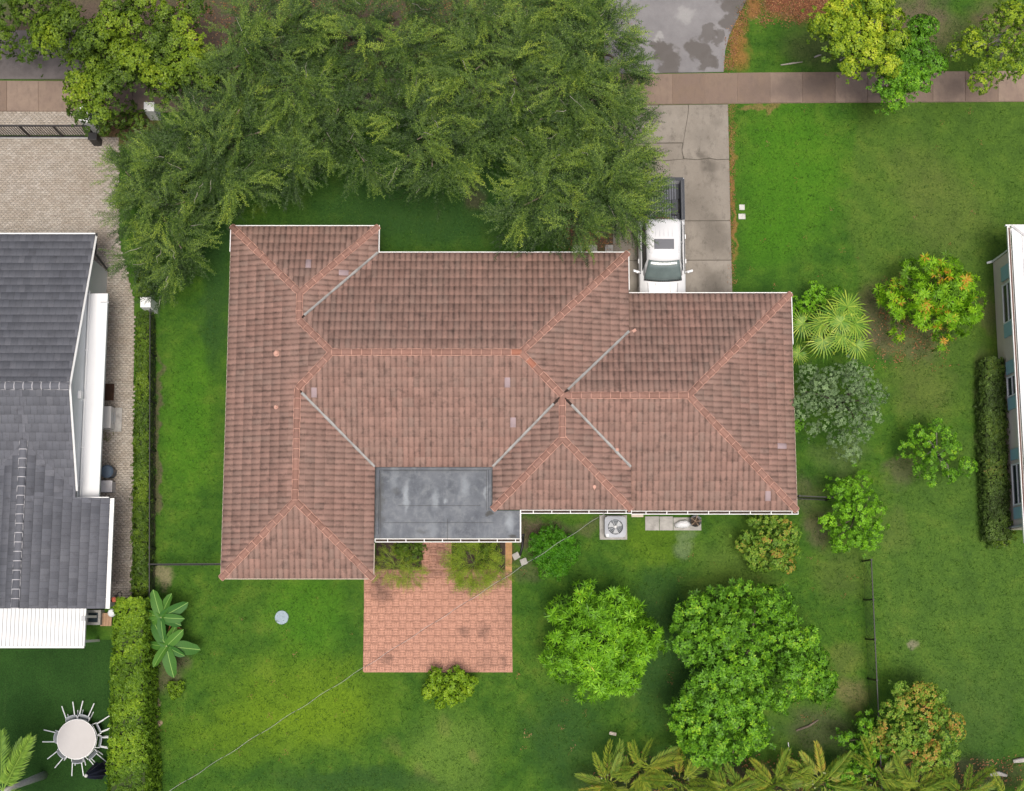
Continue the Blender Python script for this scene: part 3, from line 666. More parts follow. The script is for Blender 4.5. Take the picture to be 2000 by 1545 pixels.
box_obj('drip_edge', WHITE, house, FX + .03, (FY + yS3) / 2, FZ - .02, .05, yS3 - FY, .14)
# walls under the eaves
def walls(parent, pts, z0, z1_, m, th=.2):
    for i in range(len(pts)):
        a_, b_ = Vector((*pts[i], 0)), Vector((*pts[(i + 1) % len(pts)], 0)); d = b_ - a_
        c = (a_ + b_) / 2; box_obj('wall', m, parent, c.x, c.y, (z0 + z1_) / 2, d.length + th * .98 * (i % 2), th, z1_ - z0, math.atan2(d.y, d.x))
ov = .55
walls(house, [(xW + ov, yS1 + ov), (x1 - ov, yS1 + ov), (x1 - ov, yS2 - .3), (xp + ov, yS2 - .3), (xp + ov, yS3 + ov), (x3 - ov, yS3 + ov), (x3 - ov, yN3 - ov), (x2 - ov, yN3 - ov), (x2 - ov, yN2 - ov), (x1 - ov, yN2 - ov), (x1 - ov, yN1 - ov), (xW + ov, yN1 - ov)], 0, 2.45, CREAM)
for px_ in (-5.0, -.2): box_obj('porch_post', WHITE, house, px_, FY + .35, 1.36, .14, .14, 2.72)
wn = 0
def window(parent, cx, cy, cz, w_, h_, rz, fm=WHITE):
    M_ = Matrix.Translation((cx, cy, cz)) @ Matrix.Rotation(rz, 4, 'Z')
    bm = bmesh.new()
    for (x_, z_, sx, sz) in ((0, h_ / 2, w_ + .1, .06), (0, -h_ / 2, w_ + .1, .06), (-w_ / 2, 0, .06, h_ - .06), (w_ / 2, 0, .06, h_ - .06), (0, 0, w_ - .06, .05)):
        bx(bm, x_, -.02, z_, sx, .06, sz, M=M_)
    f = bmobj('window', bm, fm, parent); bm = bmesh.new(); bx(bm, 0, .0, 0, w_ - .04, .02, h_ - .04, M=M_); bmobj('pane', bm, GLASS, f); return f
for cx in (-10.2, -7.4): window(house, cx, yS1 + ov - .12, 1.5, 1.4, 1.2, 0)
for cx in (1.5, 3.4, 6.5, 9.3): window(house, cx, yS3 + ov - .12, 1.5, 1.2, 1.2, 0)
for cy in (4.5, 8.5, 13): window(house, xW + ov - .12, cy, 1.5, 1.3, 1.2, -math.pi / 2)
# vents and bits on the roof
for px, py, z, r_, hh in ((540, 690, 3.9, .07, .10), (539, 795, 3.9, .05, .12), (1161, 951, 3.4, .07, .08), (1205, 878, 3.4, .05, .05)):
    p = P(px, py, z); bm = bmesh.new(); cyl(bm, (p.x, p.y, z - .2), (p.x, p.y, z + hh), r_, n=12); cyl(bm, (p.x, p.y, z - .02), (p.x, p.y, z + .03), r_ * 1.9, r_, n=12)
    vp = bmobj('vent_pipe', bm, MORTAR, roof)
# pieces of corner ridge at the north east corner of the left wing
p = P(1236, 648, E1); bm = bmesh.new(); bx(bm, p.x, p.y, E1 + .02, .3, .12, .08, R(35)); bmobj('mortar_bed', bm, MORTAR, roof)
# downpipe at the patio corner
bm = bmesh.new(); a = P(1018, 1062); tube(bm, [(FX + .1, FY + .25, 2.8), (FX + .16, FY + .3, 2.6), (FX + .16, FY + .3, .25), (FX + .12, FY - .1, .12), (FX + .02, FY - .45, .08)], .05, 8)
bmobj('downpipe', bm, BLACK, house, True)

# ------------------------------------------------------------------ left neighbour house
lh = thing('neighbour_house', 'grey tiled gabled house with white walls at the left edge', 'house')
LX, LYN, LYR = -17.72, 16.0, 9.05; sz = .384; LE = 2.75; LZ = LE + (LYN - LYR) * sz
WXR = -19.68; wyr = 6.95; WZ = LZ - (LYR - wyr) * sz; WXE = -16.45; WE = WZ - (WXE - WXR) * sz; WY1 = 4.72; WY0 = .25
ybot = wyr - (LX - WXR)      # valley foot at the rake
LL = -27.0
sl_left = [
    ((LL, LYN), (1, 0), (0, -1), LE, sz, [[(LL, LYN), (LX, LYN), (LX, LYR), (LL, LYR)]]),
    ((LL, LYR - 8), (1, 0), (0, 1), LZ - 8 * sz, sz, [[(WXR, wyr), (LX, ybot), (LX, LYR), (WXR, LYR)], [(WXR - 2.2, wyr - 2.2), (WXR, wyr), (WXR, LYR), (WXR - 2.2, LYR)], [(LL, LYR - 8), (WXR - 2.2, wyr - 2.2), (WXR - 2.2, LYR), (LL, LYR)]]),
    ((WXE, WY0), (0, 1), (-1, 0), WE, sz, [[(WXE, WY0), (WXR, WY0), (WXR, WY1), (WXE, WY1)], [(LX + .0, WY1), (WXR, WY1), (WXR, wyr), (LX, ybot)]]),
    ((2 * WXR - WXE, WY0), (0, 1), (1, 0), WE, sz, [[(2 * WXR - WXE, WY0), (WXR, WY0), (WXR, wyr), (WXR - 2.2, wyr - 2.2), (2 * WXR - WXE, wyr - (WXE - WXR))]]),
]
lroof = deck('roof', sl_left, simple('grey_underlay', (.06, .06, .066), .95), lh)
tiled_roof(lroof, sl_left, .265, .345, PROFF, True, .028, [GTILE, GTILE_EDGE], 300)
GCAP = cap_mesh('ridge_tile', .40, .15, [GTILE, PALEM], .03)
ridge(lroof, (LL + 1, LYR, LZ), (LX, LYR, LZ), GCAP, .365, PALEM, .03, .30); ridge(lroof, (WXR, WY0, WZ), (WXR, wyr, WZ), GCAP, .37, PALEM, .03, .30)
trim('fascia', (LL, LYN, 0), (LX, LYN, 0), .05, .16, LE - .02, WHITE, lh, (0, .03, 0))
for a_, b_ in (((LX + .02, LYN, LE), (LX + .02, LYR, LZ)), ((LX + .02, ybot, LZ - (LYR - ybot) * sz), (LX + .02, LYR, LZ))):
    bm = bmesh.new(); tube(bm, [Vector(a_) + Vector((0, 0, -.05)), Vector(b_) + Vector((0, 0, -.05))], .055, 4); bmobj('rake_trim', bm, WHITE, lh)
# gable wall
gx = -17.93; bm = bmesh.new()
prof = [(15.05, 0), (15.05, LE + .95 * sz - .14), (LYR, LZ - .16), (4.5, LZ - 4.55 * sz - .16), (4.5, 0)]
a_ = [bm.verts.new((gx, y_, z_)) for y_, z_ in prof]; b_ = [bm.verts.new((gx - .2, y_, z_)) for y_, z_ in prof]
bm.faces.new(a_); bm.faces.new(b_[::-1])
for i in range(5): bm.faces.new((a_[i], b_[i], b_[(i + 1) % 5], a_[(i + 1) % 5]))
bmesh.ops.recalc_face_normals(bm, faces=list(bm.faces)); bmobj('wall', bm, SIDING, lh)
box_obj('wall', SIDING, lh, (LL + gx) / 2, 15.05 - .1, 1.3, gx - LL - .4, .2, 2.6)
box_obj('wall', SIDING, lh, -17.75, 2.5, 1.45, .2, 4.3, 2.9); box_obj('wall', SIDING, lh, -18.2, 4.6, 1.45, .6, .2, 2.9); box_obj('wall', SIDING, lh, -21, .45, 1.45, 8, .2, 2.9)
aw = box_obj('awning', WHITE2, lh, (gx + -17.15) / 2, (13.45 + 4.78) / 2, 2.62, gx * -1 - 17.15, 13.45 - 4.78, .07)
box_obj('awning_fascia', SIDING, aw, -17.13, (13.45 + 4.78) / 2, 2.58, .04, 13.45 - 4.78, .16)
bm = bmesh.new(); tube(bm, [(gx + .06, 13.55, 2.72), (gx + .06, 4.8, 2.72)], .04, 6)
for y_ in (13.4, 11.0, 8.9, 6.9, 5.5): bx(bm, gx + .06, y_, 2.73, .11, .05, .08)
bmobj('pipe', bm, WHITE, lh)
bm = bmesh.new(); bx(bm, gx + .06, 9.0, 3.3, .12, .32, .34); bmobj('wall_vent', bm, WHITE, lh)
bm = bmesh.new(); bx(bm, -17.2, 13.05, 2.75, .35, .03, .04); bmobj('bracket', bm, GREYP, lh)
bm = bmesh.new(); tube(bm, [(LX + .03, LYN + .05, LE - .02), (LX + .03, 15.15, LE - .05), (gx + .06, 15.05, .1)], .05, 6); bmobj('downpipe', bm, BLACK, lh)
# wing gutter
bm = bmesh.new(); gxx = WXE + .09
bx(bm, gxx, (WY0 + WY1) / 2, WE - .06, .16, WY1 - WY0, .02); bx(bm, gxx + .08, (WY0 + WY1) / 2, WE - .01, .02, WY1 - WY0, .11); bx(bm, gxx - .07, (WY0 + WY1) / 2, WE - .03, .02, WY1 - WY0, .08)
g = bmobj('gutter', bm, WHITE, lh)
bm = bmesh.new()
for i in range(5): bx(bm, gxx, WY0 + .4 + i * .95, WE + .03, .16, .03, .02)
bmobj('gutter_bracket', bm, WHITE, g)
box_obj('fascia', WHITE, lh, (LX + WXE) / 2, WY1 + .02, (WE + WE + (WXE - LX) * sz) / 2 - .1, WXE - LX, .03, .12)
# white ribbed patio cover
cz = 2.6; a = P(165, 1190, cz); b = P(-120, 1258, cz)
cover = box_obj('patio_cover', WHITE2, lh, (a.x + b.x) / 2, (a.y + b.y) / 2, cz - .04, a.x - b.x, a.y - b.y + .2, .08)
bm = bmesh.new(); xx = b.x + .1
while xx < a.x: bx(bm, xx, (a.y + b.y) / 2, cz + .018, .022, a.y - b.y + .18, .035); xx += .165
o = bmobj('rib', bm, simple('cover_rib_grey', (.42, .43, .44), .8), cover); o['kind'] = 'stuff'  # ribs coloured greyer than the white cover
box_obj('cover_edge', WHITE, cover, (a.x + b.x) / 2, b.y - .13, cz - .03, a.x - b.x + .1, .06, .14); box_obj('cover_edge', WHITE, cover, a.x + .04, (a.y + b.y) / 2, cz - .03, .06, a.y - b.y + .18, .14)
for yy in (a.y - .3, b.y + .1): box_obj('cover_post', WHITE, cover, a.x - .1, yy, 1.27, .1, .1, 2.5)
p = P(163, 1208, 2.65); bm = bmesh.new(); bx(bm, p.x, p.y, 2.66, .16, .2, .06); bmobj('junction_box', bm, GREYP, cover)
# side porch frame beside the cover, with a small glazed hatch
p = P(182, 1206, .6); hat = box_obj('hatch_frame', PADC, lh, p.x, p.y, .3, .62, .62, .6); box_obj('hatch_pane', GLASS, hat, p.x, p.y, .61, .4, .4, .03)
p = P(207, 1210, .3); bm = bmesh.new()
for i in range(4): bx(bm, p.x - .18 + i * .12, p.y, .28, .11, .55, .03)
tag(bmobj('wooden_deck', bm, simple('tan_wood', (.38, .24, .15), .8)), 'small tan wooden platform beside the grey roof corner', 'platform')

# ------------------------------------------------------------------ right neighbour house
rh = thing('neighbour_house', 'tan stucco house with pale blue shutters and white roof at the right edge', 'house')
rx = 21.35; RE = 3.15; rex = 21.1; ry1, ry0 = 15.45, 3.62
bm = bmesh.new(); bx(bm, rx + 4, (ry1 + ry0) / 2, RE / 2, 8, ry1 - ry0, RE); bmobj('wall', bm, STUCCO, rh)
bm = bmesh.new(); yN_, yS_ = 16.25, 2.95
v_ = [bm.verts.new(c) for c in ((rex, yN_, RE + .05), (rex + 9, yN_, RE + .05), (rex + 9, yS_, RE + .05), (rex, yS_, RE + .05), (rex + 4.5, yN_ - 4.5, RE + 1.6), (rex + 4.5, yS_ + 4.5, RE + 1.6))]
for f in ((0, 4, 1), (1, 4, 5, 2), (2, 5, 3), (3, 5, 4, 0), (0, 1, 2, 3)): bm.faces.new([v_[i] for i in f])
bmesh.ops.recalc_face_normals(bm, faces=list(bm.faces)); rr = bmobj('roof', bm, WHITE2, rh)
bm = bmesh.new()
for i in range(1, 12):      # courses of flat white tiles
    k = i * .38; bx(bm, rex + k, (yN_ + yS_) / 2, RE + .06 + k * (1.55 / 4.5), .02, yN_ - yS_ - 2 * k, .03)
tube(bm, [(rex, yN_, RE + .08), (rex + 4.5, yN_ - 4.5, RE + 1.63)], .05, 5)
bmobj('tile_course', bm, simple('white_joint', (.55, .55, .55), .7), rr)
bm = bmesh.new(); bx(bm, rex - .09, (yN_ + yS_) / 2, RE - .05, .14, yN_ - yS_, .02); bx(bm, rex - .16, (yN_ + yS_) / 2, RE, .03, yN_ - yS_ + .1, .12); bx(bm, rex + 4, yN_ + .03, RE, 8.5, .04, .14)
g = bmobj('gutter', bm, WHITE, rh); box_obj('leaf_debris', simple('rust_brown', (.12, .075, .06), .9), g, rex - .09, (yN_ + yS_) / 2, RE - .03, .10, yN_ - yS_ - .1, .02)
bm = bmesh.new(); tube(bm, [(rex, yN_ - .1, RE - .02), (rx - .05, 15.5, RE - .15), (rx - .06, 15.48, .1), (rx - .3, 15.42, .06)], .05, 6); bmobj('downpipe', bm, WHITE, rh)
bm = bmesh.new(); tube(bm, [(rx - .06, 3.7, RE - .2), (rx - .06, 3.7, .1)], .05, 6); bmobj('downpipe', bm, GREYP, rh)
wx = rx - .03
for kind, pa, pb in (('s', (1966, 517), (1974, 540)), ('w', (1974, 548), (1982, 622)), ('s', (1968, 630), (1983, 650)),
                     ('s', (1980, 701), (1990, 722)), ('w', (1990, 728), (1996, 765)), ('s', (1985, 772), (1993, 793)),
                     ('s', (1984, 876), (1998, 893)), ('w', (1994, 903), (2006, 982)), ('s', (1990, 990), (2004, 1010))):
    ya = PX(*pa, wx).y; yb = PX(*pb, wx).y; y_ = (ya + yb) / 2; h_ = abs(ya - yb)
    if kind == 's': box_obj('shutter', BLUE, rh, wx - .02, y_, 1.75, .05, max(.42, h_), 1.25)
    else: window(rh, wx, y_, 1.75, h_ * .98, 1.2, -math.pi / 2)

# ------------------------------------------------------------------ foliage machinery
def leaf(b, d, L, W_, n, fold=.25):
    b, d, n = np.array(b, float), np.array(d, float), np.array(n, float); d /= np.linalg.norm(d)
    sd_ = np.cross(d, n); q = np.linalg.norm(sd_)
    sd_ = sd_ / q if q > 1e-6 else np.array([1., 0, 0]); nn = np.cross(sd_, d)
    m = b + d * L * .45 + nn * W_ * fold
    return [b, m + sd_ * W_ / 2, b + d * L - nn * L * .08, m - sd_ * W_ / 2]
def rosette(nl, L, W_, e0, e1, rg, jit=.25, stem=.0):
    out = []
    for i in range(nl):
        a_ = i * 2.399 + rg.uniform(-jit, jit); t = i / max(1, nl - 1); e = e1 + (e0 - e1) * t + rg.uniform(-.15, .15)
        d = [math.cos(a_) * math.cos(e), math.sin(a_) * math.cos(e), math.sin(e)]
        out.append(leaf(np.array(d) * .02 + np.array([0, 0, stem * (t - .5)]), d, L * rg.uniform(.7, 1.1), W_ * rg.uniform(.8, 1.15), [0, 0, 1]))
    return np.array(out)
def spray(rg, L=1.0, nt=8, ll=.105, lw=.050, tw=.22):
    out = []
    def axis(b, d, length, sp_):
        t = 0.03; sg = 1
        while t < length:
            p_ = b + d * t; up = np.array([rg.uniform(-.5, .5), rg.uniform(-.5, .5), 1.]); side = np.cross(d, [0, 0, 1.]) * sg
            dd = d * .75 + side * rg.uniform(.5, 1.) + np.array([0, 0, rg.uniform(-.25, .5)])
            out.append(leaf(p_, dd, ll * rg.uniform(.7, 1.25), lw, up, .1)); sg = -sg; t += sp_ * 1.25
    x = np.array([1., 0, 0]); sg = 1
    for i in range(nt):
        t = L * (.08 + .86 * i / nt); an = rg.uniform(.45, .8) * sg; sg = -sg
        d = np.array([math.cos(an), math.sin(an), rg.uniform(-.12, .28)]); d /= np.linalg.norm(d)
        ln = tw * (1.1 - .65 * t / L) * rg.uniform(.7, 1.2)
        axis(x * t + np.array([0, 0, -.12 * (t / L) ** 2]), d, ln, .046)
    axis(x * L * .35, np.array([1, 0, -.08]), L * .68, .05)
    out.append(np.array([[0, 0, 0], [L * .5, .006, -.02], [L * .95, 0, -.1], [L * .5, -.006, -.02]]))
    return np.array(out)
def nrmz(a_): return a_ / np.maximum(1e-9, np.linalg.norm(a_, axis=1, keepdims=True))
def cloud(name, parent, mat_, pos, nrm, scale, tint, temps, axis='z'):
    N = len(pos); pos = np.asarray(pos); nrm = nrmz(np.asarray(nrm)); which = rng.integers(0, len(temps), N)
    h = rng.normal(size=(N, 3)); a_ = nrmz(np.cross(nrm, h)); b_ = np.cross(nrm, a_)
    if axis == 'z': Bm = np.stack([a_, b_, nrm], axis=2)
    else:
        up = np.array([0, 0, 1.]) + rng.normal(size=(N, 3)) * .32; y_ = nrmz(np.cross(up, nrm)); z_ = np.cross(nrm, y_)
        Bm = np.stack([nrm, y_, z_], axis=2)
    Vs = []; Ts = []
    for k, tp in enumerate(temps):
        idx = np.where(which == k)[0]
        if len(idx) == 0: continue
        fl = tp.reshape(-1, 3); V = np.einsum('nij,kj->nki', Bm[idx], fl) * np.asarray(scale)[idx][:, None, None] + pos[idx][:, None, :]
        Vs.append(V.reshape(-1, 3)); Ts.append(np.repeat(np.asarray(tint)[idx], len(fl)))
    V = np.concatenate(Vs); T = np.concatenate(Ts); Q = np.arange(len(V)).reshape(-1, 4)
    return npobj(name, V, Q, mat_, parent, {'tint': T})
RG = np.random.default_rng(5)
SPR = [spray(RG, RG.uniform(.95, 1.25), 9) for _ in range(6)]
R_MANGO = [rosette(15, .25, .050, -.35, .75, RG, stem=.1) for _ in range(5)]
R_SMALL = [rosette(12, .105, .062, -.5, .9, RG, .6, .1) for _ in range(5)]
R_MED = [rosette(12, .15, .066, -.4, .85, RG, .4, .1) for _ in range(5)]
R_TINY = [rosette(12, .06, .036, -.6, 1., RG, .7, .08) for _ in range(4)]
R_NARR = [rosette(10, .13, .030, -.5, 1., RG, .7, .08) for _ in range(4)]

def lumps_from(blobs, z0, z1_, lr, cover=1.5, squash=.75, excl=.38):
    """blobs: (px,py,r_px). returns lump centres, radii, tints"""
    C_ = []; Rr = []; B_ = []
    zc = (z0 + z1_) / 2
    for (px, py, rp) in blobs: c = P(px, py, zc + (z1_ - z0) * .25); B_.append((c.x, c.y, S(rp, zc)))
    g = lr * 1.75 / math.sqrt(cover); xs_ = [b[0] - b[2] for b in B_] + [b[0] + b[2] for b in B_]; ys_ = [b[1] - b[2] for b in B_] + [b[1] + b[2] for b in B_]
    y = min(ys_); row = 0; rmax = max(b[2] for b in B_)
    while y < max(ys_):
        x = min(xs_) + (g / 2 if row % 2 else 0)
        while x < max(xs_):
            qx, qy = x + rng.uniform(-.33, .33) * g, y + rng.uniform(-.33, .33) * g; best = -1
            for bxx, byy, br in B_:
                d = math.hypot(qx - bxx, qy - byy)
                if d < max(.12, br - lr * excl): best = max(best, math.sqrt(max(0, 1 - (d / (br + .01)) ** 2)) * (.55 + .45 * br / rmax))
            if best >= 0: C_.append((qx, qy, z0 + (z1_ - z0) * best * rng.uniform(.58, 1.0))); Rr.append(lr * rng.uniform(.7, 1.15))
            x += g
        y += g * .87; row += 1
    return np.array(C_), np.array(Rr)
def dome_points(C_, Rr, per_m2, squash=.75, deep=.25):
    Pp = []; Nn = []; Tt = []
    lt = rng.uniform(0, 1, len(C_)); zmin, zmax = C_[:, 2].min(), C_[:, 2].max()
    for c, r_, t_ in zip(C_, Rr, lt):
        n = max(6, int(per_m2 * 2 * math.pi * r_ * r_)); d = rng.normal(size=(n, 3)); d = nrmz(d); d[:, 2] = np.abs(d[:, 2]) * 1. - .25 * (rng.uniform(size=n) < .4)
        d = nrmz(d); rad = r_ * (1 - deep * rng.uniform(0, 1, n) ** 2); p = c + d * rad[:, None] * np.array([1, 1, squash])
        Pp.append(p); Nn.append(d + np.array([0, 0, .35]) + rng.normal(size=(n, 3)) * .25); Tt.append(np.clip(.5 * t_ + .35 * rng.uniform(0, 1, n) + .22 * d[:, 2], 0, 1))  # leaves facing up get a brighter tint, top light put in colour
        m = max(3, int(n * .4)); q = rng.normal(size=(m, 3)) * np.array([.62, .62, .2]) * r_      # lower fill foliage, crown shade put into its dark tint
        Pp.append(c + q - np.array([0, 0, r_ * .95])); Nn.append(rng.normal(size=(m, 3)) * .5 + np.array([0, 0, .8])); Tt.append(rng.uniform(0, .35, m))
    return np.concatenate(Pp), np.concatenate(Nn), np.concatenate(Tt)
def trunk_and_limbs(t, base, C_, Rr, z0, r0, m=BARK, nb=6):
    b = Vector(base); bm = bmesh.new(); fork = b + Vector((0, 0, max(.3, z0 * .75)))
    tube(bm, [b + Vector((0, 0, -.05)), b + Vector((.04, .02, z0 * .3)), fork], [r0 * 1.35, r0, r0 * .8], 9); bmobj('trunk', bm, m, t, True)
    idx = rng.choice(len(C_), min(nb, len(C_)), replace=False)
    for i in idx:
        c = Vector(C_[i]) - Vector((0, 0, Rr[i] * .3)); mid = fork.lerp(c, .5) + Vector((rng.uniform(-.2, .2), rng.uniform(-.2, .2), .15))
        bm = bmesh.new(); tube(bm, [fork - Vector((0, 0, .05)), mid, c], [r0 * .55, r0 * .35, r0 * .12], 6); bmobj('branch', bm, m, t, True)
def tree(name, label, cat, blobs, z0, z1_, lr, mat_, temps, per, scale=1., cover=1.5, group=None, trunk=.12, bark=BARK, base=None, squash=.75, deep=.3, nb=6, tintf=None, gap=0):
    C_, Rr = lumps_from(blobs, z0, z1_, lr, cover, squash)
    zm = (z0 + z1_) / 2; kk = 1 + .75 * zm / (CAM_H - zm)
    if base is None: b = Vector((float(C_[:, 0].mean()) * kk, float(C_[:, 1].mean()) * kk, 0))
    else: b = P(*base)
    t = thing(name, label, cat, (0, 0, 0), 0, group)
    t.location = b
    Pp, Nn, Tt = dome_points(C_, Rr, per, squash, deep)
    Pp[:, 2] = np.maximum(Pp[:, 2], .08)
    if tintf is not None: Tt = tintf(Pp, Tt)
    off = np.array([b.x, b.y, 0.])
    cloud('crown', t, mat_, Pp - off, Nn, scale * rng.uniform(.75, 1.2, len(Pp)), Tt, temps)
    if trunk: trunk_and_limbs(t, (0, 0, 0), C_ - off, Rr, max(z0, .3), trunk, bark, nb)
    return t
def feather(label, blobs, z0, z1_, per=16.5, bias=.3, sc=1.0):
    """layered crown of long feathery sprays reaching outwards"""
    t = thing('olive_tree', label, 'tree', (0, 0, 0), 0, 'feathery dark green trees across the front yard')
    C_, Rr = lumps_from(blobs, z0, z1_, .8, 2.9, excl=.55)
    cen = np.array([C_[:, 0].mean(), C_[:, 1].mean()]); zm = (z0 + z1_) / 2; kk = 1 + .75 * zm / (CAM_H - zm); b = Vector((float(cen[0]) * kk, float(cen[1]) * kk, 0)); t.location = b
    Pp = []; Dd = []; Tt = []; Sc = []
    for c, r_ in zip(C_, Rr):
        tl = rng.uniform(0, 1); nb_ = max(3, int(per * 2 * math.pi * r_ * r_ * 1.35 / 7)); az0 = rng.uniform(0, 6.28)
        rad = c[:2] - cen; rl = np.linalg.norm(rad) + .01
        for j in range(nb_):                       # one bough: seven sprays fanned along a curved line
            az = rng.uniform(0, 2 * math.pi); out = np.array([math.cos(az), math.sin(az)]); lay = rng.uniform(0, 1) ** .8; bt = rng.uniform(0, 1)
            hd = out * (1 - bias) + rad / max(rl, 1.2) * bias * 1.3 + np.array([math.cos(az0), math.sin(az0)]) * .25; hd = hd / (np.linalg.norm(hd) + 1e-6); a0_ = math.atan2(hd[1], hd[0])
            st_ = np.array([c[0] + out[0] * r_ * .35 * bt, c[1] + out[1] * r_ * .35 * bt, c[2] - (1 - lay) * r_ * 2.3]); rise = rng.uniform(-.15, .45) * lay
            for q in range(7):
                f = q / 6; p = st_ + np.array([hd[0], hd[1], rise * (1 - f)]) * (f * r_ * 1.15); sp = a0_ + (rng.uniform(.1, .6) * (1 if q % 2 else -1)) * (1 - .4 * f)
                Pp.append(p + rng.normal(size=3) * .04); Dd.append([math.cos(sp), math.sin(sp), rng.uniform(-.2, .35) + rise * .5]); Sc.append(sc * rng.uniform(.45, .82) * (1.1 - .25 * f))
                Tt.append(np.clip(.02 + .62 * lay ** 1.6 * (.35 + .65 * bt) + .22 * f * lay + .14 * tl * lay + rng.uniform(-.05, .08), 0, 1))  # dark low layers, bright tops: crown shade and highlights put into the tint
    off = np.array([b.x, b.y, 0.]); Pp = np.array(Pp)
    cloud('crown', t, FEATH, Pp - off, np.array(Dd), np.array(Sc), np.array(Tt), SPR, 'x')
    trunk_and_limbs(t, (0, 0, 0), C_ - off, Rr, z0 * .8, .17, BARK, 5)
    bm = bmesh.new()
    for k in rng.choice(len(Pp), min(16, len(Pp)), replace=False):      # pale bare twigs showing through
        p = Vector(Pp[k] - off) + Vector((0, 0, .12)); d = Vector(Dd[k]).normalized() * rng.uniform(.3, .8); q = Vector((rng.uniform(-.12, .12), rng.uniform(-.12, .12), .05))
        tube(bm, [p, p + d * .3 + q * .6, p + d * .65 - q * .3, p + d + q], [.011, .009, .007, .004], 3)
    bmobj('bare_twig', bm, PBARK, t)['kind'] = 'stuff'
    return t

# ------------------------------------------------------------------ feathery trees
FT = [
 ('feathery tree hanging lowest over the neighbour paved drive at the left', [(300, 330, 85), (270, 420, 70), (310, 480, 65), (330, 420, 70), (345, 540, 28), (230, 330, 40), (240, 395, 40), (275, 500, 45), (250, 300, 50), (330, 500, 45), (300, 390, 70)], 2.2, 5.6),
 ('feathery tree whose crown covers the white corner post of the drive', [(370, 250, 75), (430, 300, 75), (480, 230, 70), (540, 280, 62), (450, 340, 42), (340, 300, 60), (560, 315, 40), (420, 210, 50)], 3.2, 7.2),
 ('feathery tree between the lime tree and the sidewalk', [(490, 120, 80), (560, 60, 75), (450, 170, 50), (580, 160, 72), (500, 15, 65), (470, 60, 45)], 3.5, 7.6),
 ('feathery tree whose tips hang lowest over the dark front lawn left of its middle', [(640, 210, 75), (700, 265, 65), (590, 240, 55), (640, 330, 32), (630, 270, 45), (610, 305, 38), (700, 180, 60), (710, 300, 30)], 3.0, 7.2),
 ('feathery tree at the top edge left of the centre', [(700, 50, 85), (780, 100, 80), (640, 110, 60), (790, 15, 70), (620, 20, 60)], 3.5, 8.),
 ('feathery tree with drooping sprays over the lawn at the middle of the row', [(810, 230, 72), (870, 280, 70), (800, 300, 50), (840, 330, 42), (930, 250, 60), (770, 200, 55), (880, 195, 55), (955, 310, 35)], 3.0, 7.2),
 ('feathery tree at the top edge right of the centre', [(930, 60, 85), (1010, 120, 75), (880, 130, 65), (1020, 20, 75), (960, 170, 50)], 3.5, 8.),
 ('feathery tree beside the asphalt apron at the top', [(1130, 70, 90), (1200, 50, 55), (1190, 130, 62), (1110, 160, 70), (1060, 90, 60), (1150, 10, 60), (1215, 100, 38)], 3.5, 7.8),
 ('feathery tree reaching over the edge of the concrete driveway', [(1170, 200, 60), (1110, 235, 60), (1030, 180, 60), (1150, 160, 50), (1210, 240, 52), (1240, 285, 45), (1060, 210, 55), (1000, 230, 45)], 3.2, 7.2),
 ('feathery tree overhanging the bed of the white pickup truck', [(1100, 300, 80), (1180, 330, 85), (1225, 395, 40), (1240, 345, 35), (1180, 400, 70), (1050, 370, 72), (1120, 410, 75), (1200, 400, 65), (1245, 350, 48), (1060, 428, 46), (1090, 458, 28), (990, 340, 38), (1000, 405, 38), (1150, 450, 30)], 3.4, 6.8),
]
for lab, bl, z0, zz in FT: feather(lab, bl, z0, zz)

# ------------------------------------------------------------------ broad leaved trees and shrubs
def ybias(x0, y0, k, amt):
    return lambda Pq, T: np.clip(T + amt * np.tanh(((Pq[:, 0] - x0) * k[0] + (Pq[:, 1] - y0) * k[1])), 0, 1)
p = P(250, 60, 5)
tree('lime_tree', 'bright yellow green tree overhanging the left sidewalk and white wall', 'tree', [(110, 40, 62), (190, 90, 65), (250, 40, 80), (300, 110, 60), (370, 140, 42), (190, 210, 36), (340, 60, 70), (220, 140, 65), (160, 170, 50), (210, 190, 40), (370, 100, 50), (130, 165, 40), (395, 130, 35), (270, 110, 45), (330, 10, 60)], 3.5, 6.5, .62, BRIGHT, R_SMALL, 40, 1.15, 1.5, trunk=.2, deep=.5,
     tintf=lambda Pq, T: np.clip(T * .6 + .22 * np.tanh((Pq[:, 2] - 5.0)) + .04 + .30 * np.sin(Pq[:, 0] * 1.9 + 1) * np.cos(Pq[:, 1] * 1.6), 0, 1))
tree('shade_tree', 'dark green small leaved tree filling the top left corner', 'tree', [(10, 20, 70), (60, 60, 50), (-20, 70, 50), (70, 10, 60), (130, 100, 50), (200, 110, 60), (300, 120, 60), (390, 150, 50)], 2.6, 4.2, .7, DKLEAF, R_SMALL, 32, 1., 1.5, trunk=.18)
tree('lime_tree', 'yellow lime tree with open gaps above the right sidewalk', 'tree', [(1640, 45, 54), (1690, 20, 60), (1620, 30, 40), (1690, 110, 34), (1730, 115, 30), (1670, 85, 38), (1720, 90, 42), (1750, 50, 50), (1640, 75, 30)], 3.8, 6.2, .55, YELLEAF, R_SMALL, 36, 1.25, 1.9, deep=.45, trunk=.17, bark=PBARK)
